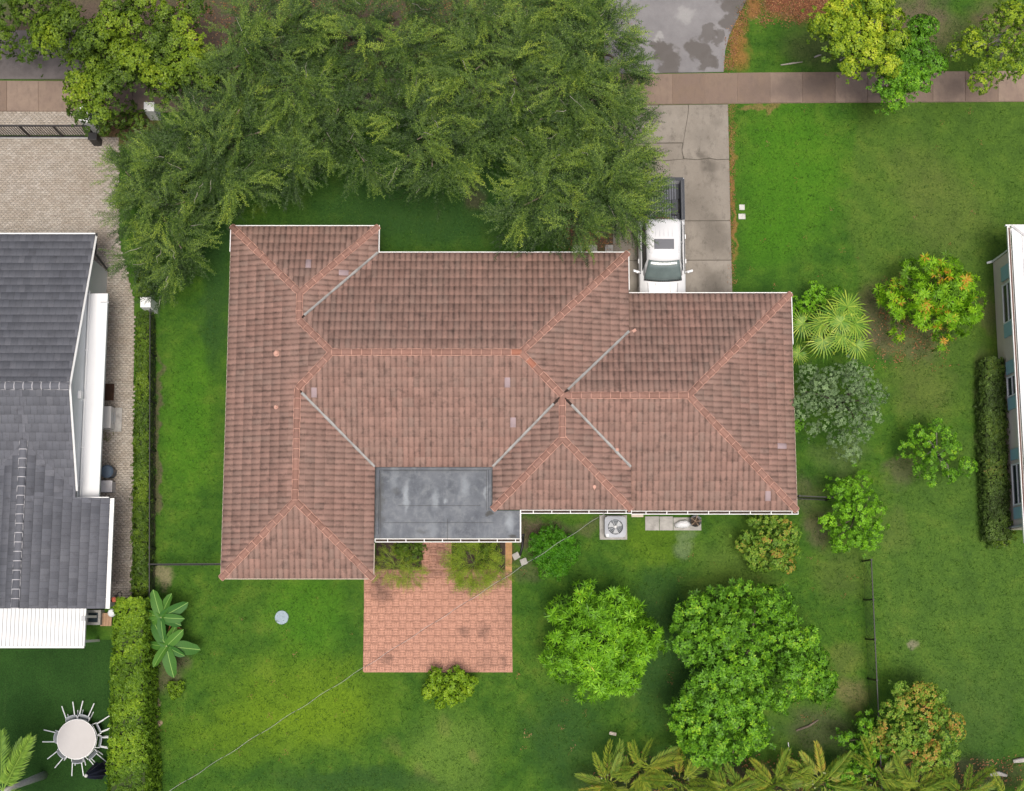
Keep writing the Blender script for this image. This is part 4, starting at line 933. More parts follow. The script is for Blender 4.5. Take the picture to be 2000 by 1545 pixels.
tree('shade_tree', 'green tree with lime tips reaching down over the right sidewalk', 'tree', [(1770, 115, 50), (1800, 60, 40), (1740, 155, 36), (1790, 160, 36), (1820, 110, 30), (1755, 190, 22), (1800, 185, 18)], 3.0, 5.0, .45, BUSHY, R_SMALL, 40, 1.05, 1.9, trunk=.14, bark=PBARK,
     tintf=lambda Pq, T: np.clip(T * .75 - .12 + .35 * (Pq[:, 1] < P(1770, 140, 4).y), 0, 1))
tree('lime_tree', 'lime and green tree at the top right corner', 'tree', [(1915, 85, 50), (1960, 60, 60), (1990, 105, 50), (1890, 110, 30), (1945, 120, 30), (1912, 160, 22), (1920, 130, 25), (1985, 20, 40), (1915, 155, 20), (1900, 60, 30)], 3.2, 5.6, .5, YELLEAF, R_SMALL, 32, 1., 1.4, trunk=.16, bark=PBARK,
     tintf=lambda Pq, T: np.clip(T - .25, 0, 1))
tree('mango_tree', 'round light green mango tree right of the patio', 'tree', [(1175, 1250, 112), (1120, 1270, 55), (1215, 1190, 55), (1255, 1240, 42), (1150, 1320, 48), (1095, 1230, 35), (1170, 1180, 50), (1200, 1310, 45)], 1.3, 3.9, .52, MANGO, R_MANGO, 12, 1.1, 1.9, deep=.55, trunk=.13)
tree('broadleaf_tree', 'largest glossy green tree of the back yard with a dark cleft', 'tree', [(1400, 1230, 75), (1480, 1205, 65), (1360, 1270, 52), (1440, 1280, 65), (1520, 1240, 50), (1570, 1290, 55), (1550, 1340, 55), (1600, 1330, 34), (1390, 1350, 62), (1450, 1400, 62), (1400, 1440, 60), (1350, 1405, 40), (1440, 1465, 42), (1480, 1340, 30), (1530, 1190, 35)], 1.6, 4.6, .48, BUSHY, R_MED, 24, 1.15, 1.35, trunk=.17, deep=.5)
tree('ball_shrub', 'round clipped ball shrub beside the flat roof corner', 'bush', [(1079, 1077, 47)], .35, 1.5, .3, BALL, R_NARR, 60, .9, 3.0, trunk=.05, squash=.9)
tree('lime_bush', 'small yellow green bush at the lower edge of the patio', 'bush', [(877, 1345, 38), (855, 1340, 30), (905, 1335, 26), (870, 1365, 22)], .4, 1.5, .26, LIME, R_SMALL, 55, 1.0, 1.7, trunk=.05)
tree('orange_shrub', 'orange tinged shrub under the right rear corner of the tiled roof', 'bush', [(1508, 1052, 62), (1535, 1080, 34), (1480, 1060, 30), (1545, 1040, 28), (1500, 1020, 34)], .6, 2.3, .33, ORANGE, R_SMALL, 48, .85, 1.6, trunk=.07)
tree('citrus_tree', 'sparse citrus tree with light tips beside the black rear fence', 'tree', [(1660, 1000, 58), (1690, 975, 48), (1670, 1060, 34), (1650, 1050, 42), (1710, 1010, 30), (1640, 950, 25), (1690, 1040, 35), (1700, 950, 25)], .7, 2.8, .36, MANGO, R_MED, 26, .85, 1.0, trunk=.07)
tree('mango_tree', 'mango tree with orange flushes beside the tan house wall', 'tree', [(1820, 575, 92), (1875, 565, 54), (1760, 590, 44), (1850, 625, 52), (1780, 600, 50), (1840, 620, 48), (1790, 540, 40), (1750, 560, 30), (1890, 595, 32), (1840, 655, 14), (1860, 510, 26)], 1., 3.3, .42, MANGO2, R_MANGO, 12, 1.0, 1.5, deep=.5, trunk=.12)
tree('citrus_tree', 'citrus tree with pale branches alone on the right lawn', 'tree', [(1830, 890, 60), (1860, 870, 35), (1800, 900, 38), (1850, 930, 32), (1840, 840, 26), (1880, 905, 25), (1800, 860, 25)], .8, 2.9, .36, BUSHY, R_MED, 28, .85, 1.15, trunk=.08, bark=PBARK, nb=9)
tree('grey_green_tree', 'dusty grey green tree touching the right side of the tiled roof', 'tree', [(1640, 780, 88), (1600, 800, 55), (1690, 760, 50), (1640, 850, 38), (1690, 830, 38), (1600, 735, 38), (1725, 770, 26), (1670, 715, 32), (1575, 780, 32), (1660, 880, 20)], 1.4, 3.9, .42, GREYG, R_SMALL, 42, .72, 1.5, trunk=.1)
tree('green_shrub', 'loose leafy shrub behind the fan palm at the roof corner', 'bush', [(1575, 590, 30), (1600, 565, 26), (1560, 620, 26), (1635, 575, 20), (1610, 600, 24), (1550, 590, 14)], .3, 1.8, .3, MANGO, R_SMALL, 42, .8, 1.3, trunk=.04)
tree('orange_shrub', 'wide orange tinged tree near the lower right corner', 'tree', [(1795, 1405, 72), (1830, 1440, 62), (1760, 1430, 52), (1860, 1470, 32), (1800, 1470, 42), (1780, 1365, 38), (1840, 1370, 28), (1740, 1400, 32)], 1., 3.3, .38, ORANGE, R_SMALL, 44, .95, 1.4, trunk=.1)
tree('green_shrub', 'small green shrub beside the fence end at lower right', 'bush', [(1690, 1435, 42), (1650, 1450, 28), (1720, 1460, 32), (1635, 1430, 20)], .6, 2.2, .34, BUSHY, R_MED, 28, .8, 1.1, trunk=.06)
tree('green_shrub', 'leafy bush growing among the palms at the bottom right', 'bush', [(1655, 1520, 34), (1690, 1505, 26), (1630, 1540, 26)], .6, 2.4, .3, BUSHY, R_SMALL, 40, .9, 1.3, trunk=.05)
tree('small_shrub', 'small olive bush beside the bare soil near the tall hedge', 'bush', [(343, 1347, 19), (348, 1338, 13)], .05, .5, .16, LIME, R_TINY, 90, 1., 1.6, trunk=.02, tintf=lambda Pq, T: T * .6)
tree('corner_shrub', 'dark shrub behind the white wall of the sliding gate', 'bush', [(215, 235, 32), (250, 240, 35), (280, 235, 26), (235, 215, 24)], .5, 1.8, .35, DKLEAF, R_SMALL, 40, .9, 1.3, trunk=.05)
tree('corner_shrub', 'small leafy shrub at the roof side under the grey green tree', 'bush', [(1560, 830, 14), (1545, 815, 10)], .8, 2.9, .2, BUSHY, R_SMALL, 50, .8, 1.6, trunk=.03)

# fern like plants under the flat roof edge
FERNS = [spray(RG, .8, 9, .065, .026, .3) for _ in range(4)]
def fern(label, px, py, r, n, h, base_tint=.5, aim=None):
    p = P(px, py, h * .6); t = thing('asparagus_fern', label, 'plant', (p.x, p.y, .05), 0, 'ferny plants in the beds by the entry walk')
    az = rng.uniform(0, 6.28, n); rr_ = np.sqrt(rng.uniform(0, 1, n)) * S(r) * .85
    pos = np.stack([np.cos(az) * rr_, np.sin(az) * rr_, rng.uniform(.2, 1, n) * h], 1)
    d = np.stack([np.cos(az + rng.normal(size=n) * .9), np.sin(az + rng.normal(size=n) * .9), rng.uniform(-.1, .7, n)], 1)
    if aim is not None: d[:, :2] += np.array(aim)
    cloud('foliage', t, FERN, pos, d, rng.uniform(.5, .95, n) * max(.7, S(r) / 1.0), np.clip(base_tint + rng.uniform(-.3, .35, n), 0, 1), FERNS, 'x')
    bm = bmesh.new()
    for i in range(min(n, 14)):
        q = Vector(pos[i]); e = Vector(d[i]).normalized() * .5; tube(bm, [Vector((0, 0, 0)), q * .6, q + e * .4], [.014, .011, .006], 4)
    bmobj('stem', bm, simple('green_stem', (.22, .30, .07), .7), t); return t
fern('ferny plant drooping over the patio below the flat roof', 770, 1105, 34, 110, .9, .6, (0, -.3)); fern('small ferny plant with two long shoots over the bricks', 800, 1118, 26, 60, .7, .65, (.1, -.8))
fern('largest ferny plant right of the brick steps', 925, 1100, 46, 230, 1.0, .58, (0, -.25)); fern('low ferny plant beside the ochre brick edging', 978, 1112, 22, 60, .5, .5)
tree('bed_shrub', 'dark shrub in the bed left of the brick steps', 'bush', [(800, 1072, 26), (815, 1082, 16)], .1, .8, .25, DKLEAF, R_TINY, 80, 1., 1.5, trunk=.03)
tree('bed_shrub', 'dark shrub in the bed right of the brick steps', 'bush', [(905, 1072, 24), (945, 1072, 26)], .1, .7, .25, DKLEAF, R_TINY, 80, 1., 1.5, trunk=.03)

# ------------------------------------------------------------------ hedges
def hedge(label, top_px, h, mat_, temps, per, sc, z_lump=.12, group=None, tint=None, name='hedge'):
    """top_px: polygon corners (left,right) rows [(y, xl, xr)...] at height h"""
    rows = top_px; t = thing(name, label, 'hedge', (0, 0, 0), 0, group); mid = rows[len(rows) // 2]; c0 = P((mid[1] + mid[2]) / 2, mid[0], h); c0.z = 0; t.location = c0
    ys = [r_[0] for r_ in rows]
    L_ = abs(P(0, ys[0], h).y - P(0, ys[-1], h).y); W_ = S(mid[2] - mid[1], h)
    n1 = int(L_ * W_ * per); yy = rng.uniform(ys[0], ys[-1], n1); f = rng.uniform(0, 1, n1)
    xl = np.interp(yy, ys, [r_[1] for r_ in rows]); xr_ = np.interp(yy, ys, [r_[2] for r_ in rows])
    px_ = xl + (xr_ - xl) * f + rng.normal(size=n1) * 1.4 + (f - .5) * 5 * np.sin(yy * .13 + np.sin(yy * .031) * 3)
    edge = np.minimum(f, 1 - f); bumps = z_lump * (np.sin(yy * .11 + px_ * .05) + np.sin(yy * .047 + 2) + np.sin(px_ * .2 + yy * .21) * .6) * .5
    zz = h + bumps - .25 * np.clip(.12 - edge, 0, .12) / .12 * min(h, 1.) - rng.uniform(0, .22, n1) ** 1.3
    pos = np.array([tuple(P(a_, b_, float(z_))) for a_, b_, z_ in zip(px_, yy, zz)])
    nr = np.stack([(f - .5) * 1.2, rng.normal(size=n1) * .2, np.ones(n1)], 1) + rng.normal(size=(n1, 3)) * .35
    tt = np.clip(.42 + .42 * np.sin(yy * .045 + px_ * .02) * np.sin(yy * .017 + 1) + rng.uniform(-.3, .3, n1) + bumps * 1.2, 0, 1)
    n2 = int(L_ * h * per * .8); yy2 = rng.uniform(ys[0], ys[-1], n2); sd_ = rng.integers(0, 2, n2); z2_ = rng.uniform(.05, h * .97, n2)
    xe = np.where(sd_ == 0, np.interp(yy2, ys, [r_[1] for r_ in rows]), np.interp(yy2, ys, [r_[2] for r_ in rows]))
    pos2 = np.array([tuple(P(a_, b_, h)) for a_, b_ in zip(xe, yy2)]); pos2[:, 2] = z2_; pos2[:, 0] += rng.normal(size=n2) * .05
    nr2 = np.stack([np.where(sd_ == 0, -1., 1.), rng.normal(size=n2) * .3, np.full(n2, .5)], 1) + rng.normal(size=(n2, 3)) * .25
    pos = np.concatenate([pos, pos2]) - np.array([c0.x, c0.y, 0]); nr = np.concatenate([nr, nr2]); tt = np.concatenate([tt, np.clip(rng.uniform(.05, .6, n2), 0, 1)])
    cloud('foliage', t, mat_, pos, nr, sc * rng.uniform(.7, 1.25, len(pos)), tt, temps)
    bm = bmesh.new(); prs = [P(r_[1] + 4, r_[0], h) for r_ in rows] + [P(r_[2] - 4, r_[0], h) for r_ in rows[::-1]]
    prism(bm, [(q.x - c0.x, q.y - c0.y) for q in prs], 0, h - .24); bmobj('twig_mass', bm, simple('hedge_core', (.035, .055, .015), .95), t); return t
hedge('tall bright green hedge beside the round garden table', [(1168, 226, 282), (1200, 224, 280), (1300, 218, 278), (1420, 214, 280), (1510, 210, 284), (1640, 208, 284)], 2.4, HEDGE, R_SMALL, 210, .8, .2)
hedge('long low dark hedge strip between the paved path and the lawn', [(608, 267, 291), (800, 264, 290), (1000, 259, 288), (1165, 258, 287)], .85, HEDGE2, R_TINY, 190, 1.2, .06)
hedge('short dark hedge between the drive and the white post', [(490, 268, 292), (578, 268, 292)], .85, HEDGE2, R_TINY, 190, 1.2, .06)
hedge('clipped hedge along the tan house wall', [(698, 1924, 1962), (760, 1922, 1964), (900, 1926, 1968), (1000, 1930, 1972), (1055, 1932, 1974)], 1.1, HEDGE3, R_TINY, 190, 1.2, .06)
tree('low_shrub', 'leafy end clump below the clipped hedge at the tan house', 'bush', [(1950, 1048, 20), (1968, 1056, 18), (1985, 1052, 14)], .1, .8, .25, DKLEAF, R_MED, 40, .8, 1.5, trunk=.03)

# ------------------------------------------------------------------ palms, banana
def fan_leaf_mesh(n=25, L=1.0, spread=R(300), seed=0):
    g_ = np.random.default_rng(seed); V = []; Q = []; T = []; k = 0
    for i in range(n):
        a_ = -spread / 2 + spread * i / (n - 1); ll_ = L * (.72 + .28 * math.cos(a_ * .55)) * g_.uniform(.8, 1.12); ca, sa = math.cos(a_), math.sin(a_); w0 = .030
        for t0, t1, z0_, z1_, wa, wb in ((0.02, .45, .02, .05, .010, w0), (.45, .75, .05, .0, w0, w0 * .7), (.75, 1.0, .0, -.18 * L, w0 * .7, .002)):
            for (t_, z_, ww) in ((t0, z0_, wa), (t1, z1_, wb)):
                for sg in (-1, 1): V.append((ca * ll_ * t_ - sa * ww * sg, sa * ll_ * t_ + ca * ww * sg, z_ + (.012 if i % 2 else 0)))
            Q.append((k, k + 1, k + 3, k + 2)); T += [g_.uniform(.05, .75) + .3 * t0] * 4; k += 4
    return V, Q, T
fan_vars = []
for sd_ in range(3):
    V, Q, T = fan_leaf_mesh(seed=sd_); o = npobj('tmp', V, Q, FAN, None, {'tint': np.clip(T, 0, 1)}); fan_vars.append(o.data); bpy.data.objects.remove(o)
p = P(1622, 625, 1.8); fp = thing('fan_palm', 'fan palm with big splayed bright leaves right of the tiled roof', 'palm', (p.x, p.y, 0))
bm = bmesh.new(); tube(bm, [(0, 0, 0), (.02, 0, 1.0)], [.16, .11], 9); bmobj('trunk', bm, PBARK, fp, True)
for (px, py, z_, ang, el, sc_) in ((1637, 622, 2.3, 90, 12, 1.15), (1655, 600, 2.2, 65, 18, 1.05), (1668, 632, 2.1, 0, 20, 1.1), (1645, 655, 2.0, -60, 20, 1.0), (1605, 632, 2.0, 170, 20, .9),
                                    (1568, 632, 1.5, 200, 10, .85), (1608, 665, 1.6, -100, 12, .95), (1643, 630, 2.45, 200, 8, .75), (1672, 672, 1.5, -70, 12, .85), (1560, 690, 1.0, 220, 20, .6)):
    q = P(px, py, z_) - fp.location; o = link(bpy.data.objects.new('frond', random.choice(fan_vars)), fp)
    o.matrix_local = Matrix.Translation((q.x, q.y, z_)) @ Matrix.Rotation(R(ang), 4, 'Z') @ Matrix.Rotation(R(el), 4, 'Y') @ Matrix.Scale(sc_, 4)
    bm = bmesh.new(); tube(bm, [(.02, 0, .95), ((q.x) * .55, (q.y) * .55, (z_ + .95) / 2 + .15), (q.x, q.y, z_)], [.02, .017, .012], 5); bmobj('petiole', bm, simple('petiole_green', (.30, .36, .12), .6), fp)

def frond_mesh(L=1.5, n=34, ll_=.38, droop=.5, wl=.017, ang=50, vee=.35, seed=0, tb=.5, rows=1):
    g_ = np.random.default_rng(seed); V = []; Q = []; T = []; k = 0
    def pt(t): return np.array([L * t * (1 - .12 * droop * t), 0, -droop * L * .45 * t * t])
    for i in range(n):
        t = .12 + .86 * i / n; b_ = pt(t); env = math.sin(math.pi * min(1, .18 + .78 * t)) ** .6; le = ll_ * env * g_.uniform(.85, 1.1)
        for sg in (-1, 1):
            for r_ in range(rows):
                a_ = R(ang) * (1 - .45 * t) * g_.uniform(.85, 1.15); vz = vee * (1 if r_ == 0 else -.6) * g_.uniform(.6, 1.4)
                d = np.array([math.cos(a_), sg * math.sin(a_), vz]); d /= np.linalg.norm(d); sd_ = np.cross(d, [0, 0, 1]); sd_ /= np.linalg.norm(sd_)
                m_ = b_ + d * le * .5; tip = b_ + d * le + np.array([0, 0, -le * .35])
                V += [b_ - sd_ * wl * .4, m_ - sd_ * wl, tip, m_ + sd_ * wl]; Q.append((k, k + 1, k + 2, k + 3)); k += 4; T += [float(np.clip(tb + g_.uniform(-.2, .2), 0, 1))] * 4
    for i in range(8):
        a_, b2 = pt(i / 8), pt((i + 1) / 8); w_ = .016 * (1 - i / 10)
        V += [a_ + [0, -w_, .01], b2 + [0, -w_, .01], b2 + [0, w_, .01], a_ + [0, w_, .01]]; Q.append((k, k + 1, k + 2, k + 3)); k += 4; T += [.85] * 4
    return V, Q, T
def frond_data(mat_, **kw):
    V, Q, T = frond_mesh(**kw); o = npobj('tmp', V, Q, mat_, None, {'tint': T}); d = o.data; bpy.data.objects.remove(o); return d
AR = [frond_data(ARECA, L=1.45, n=36, ll_=.42, droop=.55, ang=42, vee=.45, seed=i, tb=tb) for i, tb in enumerate((.3, .45, .6, .75, .98))]
def areca(label, px, py, n, h, weights=(3, 3, 2, 1, 1)):
    p = P(px, py, h); t = thing('areca_palm', label, 'palm', (p.x, p.y, 0), 0, 'palms along the bottom edge')
    bm = bmesh.new()
    for i in range(5):
        a_ = rng.uniform(0, 6.28); q = Vector((math.cos(a_) * .25, math.sin(a_) * .25, 0)); tube(bm, [q, q * 1.5 + Vector((0, 0, h * .8))], [.05, .035], 6)
    bmobj('stem', bm, simple('palm_cane', (.22, .25, .10), .6), t)
    for i in range(n):
        a_ = i * 2.4 + rng.uniform(-.4, .4); el = rng.uniform(-.7, -.1); o = link(bpy.data.objects.new('frond', random.choices(AR, weights)[0]), t)
        o.matrix_local = Matrix.Translation((math.cos(a_) * .2, math.sin(a_) * .2, h - rng.uniform(0, .6))) @ Matrix.Rotation(a_, 4, 'Z') @ Matrix.Rotation(el, 4, 'Y') @ Matrix.Rotation(rng.uniform(-.8, .8), 4, 'X') @ Matrix.Scale(rng.uniform(.8, 1.2), 4)
for lab, px, py, n, h, w_ in (('leftmost yellow palm of the bottom row', 1190, 1535, 13, 2.3, (1, 2, 3, 1, 2)), ('golden palm below the largest green tree', 1255, 1505, 12, 2.4, (1, 2, 3, 2, 1)),
                              ('yellow palm at the left foot of the large green tree', 1330, 1530, 13, 2.3, (1, 2, 3, 2, 1)), ('brown tipped palm between the large tree and the corner', 1420, 1550, 11, 2.1, (2, 3, 2, 2, 1)),
                              ('green palm right of the large green tree', 1515, 1540, 13, 2.3, (4, 3, 1, 1, 1)), ('palm with orange fronds near the fence line', 1610, 1530, 12, 2.4, (2, 2, 2, 1, 3)), ('palm below the wide orange tinged tree', 1790, 1545, 13, 2.2, (3, 3, 2, 0, 0)),
                              ('palm with bright yellow fronds right of the fence line', 1715, 1520, 9, 2.2, (2, 3, 3, 0, 0)), ('pale palm at the bottom right', 1890, 1555, 10, 1.9, (3, 2, 1, 1, 0)), ('rightmost pale palm of the bottom row', 1970, 1565, 10, 1.9, (3, 2, 1, 1, 0)),
                              ('low palm between the two leftmost golden palms', 1225, 1550, 11, 1.7, (3, 3, 2, 1, 0)), ('low palm in the gap left of the fence line palms', 1370, 1560, 11, 1.8, (3, 3, 2, 1, 0)),
                              ('green low palm under the large tree edge', 1465, 1560, 11, 1.9, (4, 3, 1, 0, 0)), ('green low palm left of the orange fronds', 1565, 1560, 11, 1.9, (4, 3, 1, 0, 0)), ('low palm where the fence meets the bottom edge', 1755, 1565, 11, 1.7, (4, 3, 1, 0, 0)), ('pale low palm left of the grey log', 1835, 1565, 11, 1.7, (3, 3, 1, 0, 0))):
    areca(lab, px, py, n, h, w_)
# tall palm at the lower left
RO = [frond_data(ROYAL, L=2.0, n=60, ll_=.42, droop=.45, ang=62, vee=.5, wl=.02, seed=9 + i, tb=tb, rows=2) for i, tb in enumerate((.35, .6))]
b0 = P(86, 1514, 0); rp = thing('royal_palm', 'tall palm with bushy fronds at the lower left corner', 'palm', (b0.x, b0.y, 0)); hh = 4.6; top = P(6, 1545, hh)
q = top - b0; bm = bmesh.new(); tube(bm, [(0, 0, 0), (q.x * .4, q.y * .4, hh * .5), (q.x, q.y, hh)], [.17, .13, .10], 10); bmobj('trunk', bm, simple('palm_trunk', (.48, .46, .43), .9, .3, 9), rp, True)
for a_, el, sc_ in ((62, -20, 1.25), (-25, -5, 1.), (95, -10, 1.2), (122, -10, 1.1), (150, -10, 1.), (200, -10, 1.), (250, -15, 1.), (300, -5, 1.), (78, 10, 1.1)):
    o = link(bpy.data.objects.new('frond', random.choice(RO)), rp)
    o.matrix_local = Matrix.Translation((q.x, q.y, hh)) @ Matrix.Rotation(R(a_), 4, 'Z') @ Matrix.Rotation(R(el), 4, 'Y') @ Matrix.Scale(sc_, 4)

def banana_leaf(L=1.12, W_=.235, seed=0):
    g_ = np.random.default_rng(seed); V = []; Q = []; n = 9; cols = (-1, -.5, 0, .5, 1)
    for i in range(n + 1):
        t = i / n; w_ = W_ * math.sin(math.pi * min(1, .1 + t * .86)) ** .5 * (.9 if i == n else 1); w_ *= (.35 if i == n else 1)
        for c in cols: V.append((L * t, w_ * c * g_.uniform(.92, 1.06), -.22 * L * t * t + .10 * abs(c) * W_ * 2 - .02))
    for i in range(n):
        for j in range(4): Q.append((i * 5 + j, (i + 1) * 5 + j, (i + 1) * 5 + j + 1, i * 5 + j + 1))
    o = npobj('tmp', V, Q, BANANA, None, smooth=True); d = o.data; bpy.data.objects.remove(o); return d
BL = [banana_leaf(seed=i) for i in range(3)]
def banana(label, px, py, h, leaves):
    p = P(px, py, h); t = thing('banana_plant', label, 'banana plant', (p.x, p.y, 0), 0, 'banana plants by the tall hedge')
    bm = bmesh.new(); tube(bm, [(0, 0, 0), (.02, .01, h * .6), (0, 0, h)], [.09, .07, .04], 8); bmobj('stem', bm, simple('banana_stem', (.25, .30, .12), .6), t, True)
    for a_, el, sc_ in leaves:
        o = link(bpy.data.objects.new('leaf', random.choice(BL)), t)
        o.matrix_local = Matrix.Translation((0, 0, h)) @ Matrix.Rotation(R(a_ + rng.uniform(-12, 12)), 4, 'Z') @ Matrix.Rotation(R(el + rng.uniform(-22, 18)), 4, 'Y') @ Matrix.Rotation(rng.uniform(-.5, .5), 4, 'X') @ Matrix.Scale(sc_ * rng.uniform(.85, 1.1), 4)
    return t
banana('banana plant with broad leaves nearest the paved path', 314, 1206, 1.7, [(70, -15, .95), (118, -10, 1.1), (30, -5, 1.15), (160, 0, .8), (0, 5, 1.0), (-30, 10, .9), (280, 10, .75), (95, 15, .8), (205, 5, .7)])
banana('banana plant with leaves pointing down the image', 325, 1262, 1.6, [(-8, 0, 1.15), (30, -10, .85), (-85, -5, 1.3), (-130, 0, 1.0), (125, -5, 1.05), (75, 10, .8), (-40, 15, .8), (170, 5, .8)])
bm = bmesh.new()
for i in range(9): tube(bm, [P(340, 1228, 1.0) + Vector((rng.uniform(-.2, .2), rng.uniform(-.15, .15), 0)), P(340, 1228, 1.0) + Vector((rng.uniform(-.35, .3), rng.uniform(-.3, .1), -.2))], [.03, .012], 5)
o = bmobj('dead_leaf', bm, simple('dead_leaf', (.42, .20, .07), .9, .4, 9)); tag(o, 'orange brown dead banana leaves hanging between the two plants', 'dead leaves')

# ------------------------------------------------------------------ pickup truck
WP = NT('white_car_paint'); WP.b.inputs['Base Color'].default_value = (.62, .63, .645, 1); WP.rough(.28, .5); WP.b.inputs['Coat Weight'].default_value = .5; WP = WP.m
BP = simple('black_trim', (.025, .026, .03), .45, .2); LINER = simple('bed_liner', (.05, .055, .065), .7, .2); CG = simple('car_glass', (.035, .045, .05), .06, .1, 1, spec=.7); WSG = simple('windshield', (.13, .17, .17), .08, .25, 2, spec=.7)
tk = thing('pickup_truck', 'white pickup truck parked on the driveway with its nose under the eave', 'pickup truck', (6.55, 16.0, .06))
# local: +y tail (north), -y nose
def loft(bm, secs, close=True):
    rings = [[bm.verts.new(p) for p in s_] for s_ in secs]; n = len(rings[0])
    for a_, b_ in zip(rings, rings[1:]):
        for k in range(n): bm.faces.new((a_[k], a_[(k + 1) % n], b_[(k + 1) % n], b_[k]))
    if close: bm.faces.new(rings[0][::-1]); bm.faces.new(rings[-1])
    bmesh.ops.recalc_face_normals(bm, faces=list(bm.faces)); return rings
def body_sec(y, hw, zb, zt, r_=.10, crown=.03):
    return [(-hw + .06, y, zb), (hw - .06, y, zb), (hw, y, zb + .15), (hw, y, zt - r_), (hw - r_ * .6, y, zt - r_ * .2), (hw * .5, y, zt + crown * .8), (0, y, zt + crown), (-hw * .5, y, zt + crown * .8), (-hw + r_ * .6, y, zt - r_ * .2), (-hw, y, zt - r_), (-hw, y, zb + .15)]
bm = bmesh.new()
loft(bm, [body_sec(y, hw, zb, zt) for y, hw, zb, zt in ((-2.92, .80, .50, .82), (-2.86, .93, .42, .98), (-2.6, 1.0, .40, 1.06), (-1.6, 1.01, .40, 1.14), (-1.45, 1.01, .40, 1.16), (.95, 1.01, .40, 1.16), (1.05, 1.01, .40, 1.16))])
body = bmobj('body', bm, WP, tk, True)
bm = bmesh.new()     # bed: side walls, tail gate and floor
for sg in (-1, 1):
    bx(bm, sg * .945, 1.98, .86, .13, 1.86, .82, bev=.03)
    bx(bm, sg * .99, 1.98, .80, .05, 1.84, .60, bev=.02)
bx(bm, 0, 2.90, .88, 1.98, .09, .74, bev=.03)
bx(bm, 0, 1.98, .50, 1.9, 1.86, .1)
bed = bmobj('cargo_bed', bm, WP, tk)
bm = bmesh.new(); bx(bm, 0, 1.97, .60, 1.74, 1.78, .06)
for sg in (-1, 1): bx(bm, sg * .862, 1.97, .92, .035, 1.78, .60); bx(bm, sg * .62, 1.75, .72, .28, .7, .22, bev=.04); bx(bm, sg * .945, 1.97, 1.285, .11, 1.84, .03)
bx(bm, 0, 2.89, 1.275, 1.9, .13, .04, bev=.01); bx(bm, 0, 1.07, .92, 1.74, .03, .6)
ln = bmobj('bed_liner', bm, LINER, tk)
rb0 = None
for i in range(13):
    if rb0 is None:
        bm = bmesh.new(); bx(bm, 0, 1.97, .64, .055, 1.74, .03, bev=.008); rb0 = bmobj('liner_rib', bm, simple('rib_grey', (.13, .14, .17), .6), ln); o = rb0
    else: o = link(bpy.data.objects.new('liner_rib', rb0.data), ln)
    o.location = (-.66 + i * .11, 0, 0)
# cab: pillars/roof shell, glass
def cabsec(z, y0, y1, hw0, hw1, r_=.12):
    return [(-hw0 + r_, y0 - .05, z), (0, y0 - .10, z), (hw0 - r_, y0 - .05, z), (hw0, y0 + r_, z), (hw1, y1 - r_, z), (hw1 - r_, y1, z), (-hw1 + r_, y1, z), (-hw1, y1 - r_, z), (-hw0, y0 + r_, z)]
bm = bmesh.new(); loft(bm, [cabsec(1.12, -1.55, 1.02, .86, .92), cabsec(1.50, -1.15, .99, .78, .84), cabsec(1.80, -.82, .93, .71, .745), cabsec(1.88, -.72, .86, .66, .70), cabsec(1.905, -.55, .72, .52, .58)])
cab = bmobj('cab', bm, WP, tk, True)
bm = bmesh.new()     # windshield
n = 10; rows = []
for z_, y_, hw in ((1.165, -1.68, .80), (1.30, -1.50, .78), (1.55, -1.24, .72), (1.83, -.955, .66)):
    rows.append([bm.verts.new((hw * (2 * k / n - 1), y_ - .02 + .07 * (2 * k / n - 1) ** 2, z_ + .022)) for k in range(n + 1)])
for a_, b_ in zip(rows, rows[1:]):
    for k in range(n): bm.faces.new((a_[k], a_[k + 1], b_[k + 1], b_[k]))
r_ = bmesh.ops.extrude_face_region(bm, geom=list(bm.faces))
for v_ in r_['geom']:
    if isinstance(v_, bmesh.types.BMVert): v_.co += Vector((0, .02, -.02))
bmesh.ops.recalc_face_normals(bm, faces=list(bm.faces)); ws = bmobj('windshield', bm, WSG, tk, True)
bm = bmesh.new()     # black cowl and scalloped dash edge seen low in the windshield
rows = []
for z_, y_, hw in ((1.15, -1.72, .83), (1.33, -1.44, .775)):
    rows.append([bm.verts.new((hw * (2 * k / 40 - 1), y_ + .07 * (2 * k / 40 - 1) ** 2 + (.035 * (k % 2) if z_ > 1.2 else 0), z_ + .035)) for k in range(41)])
for k in range(40): bm.faces.new((rows[0][k], rows[0][k + 1], rows[1][k + 1], rows[1][k]))
bmobj('cowl', bm, BP, tk)
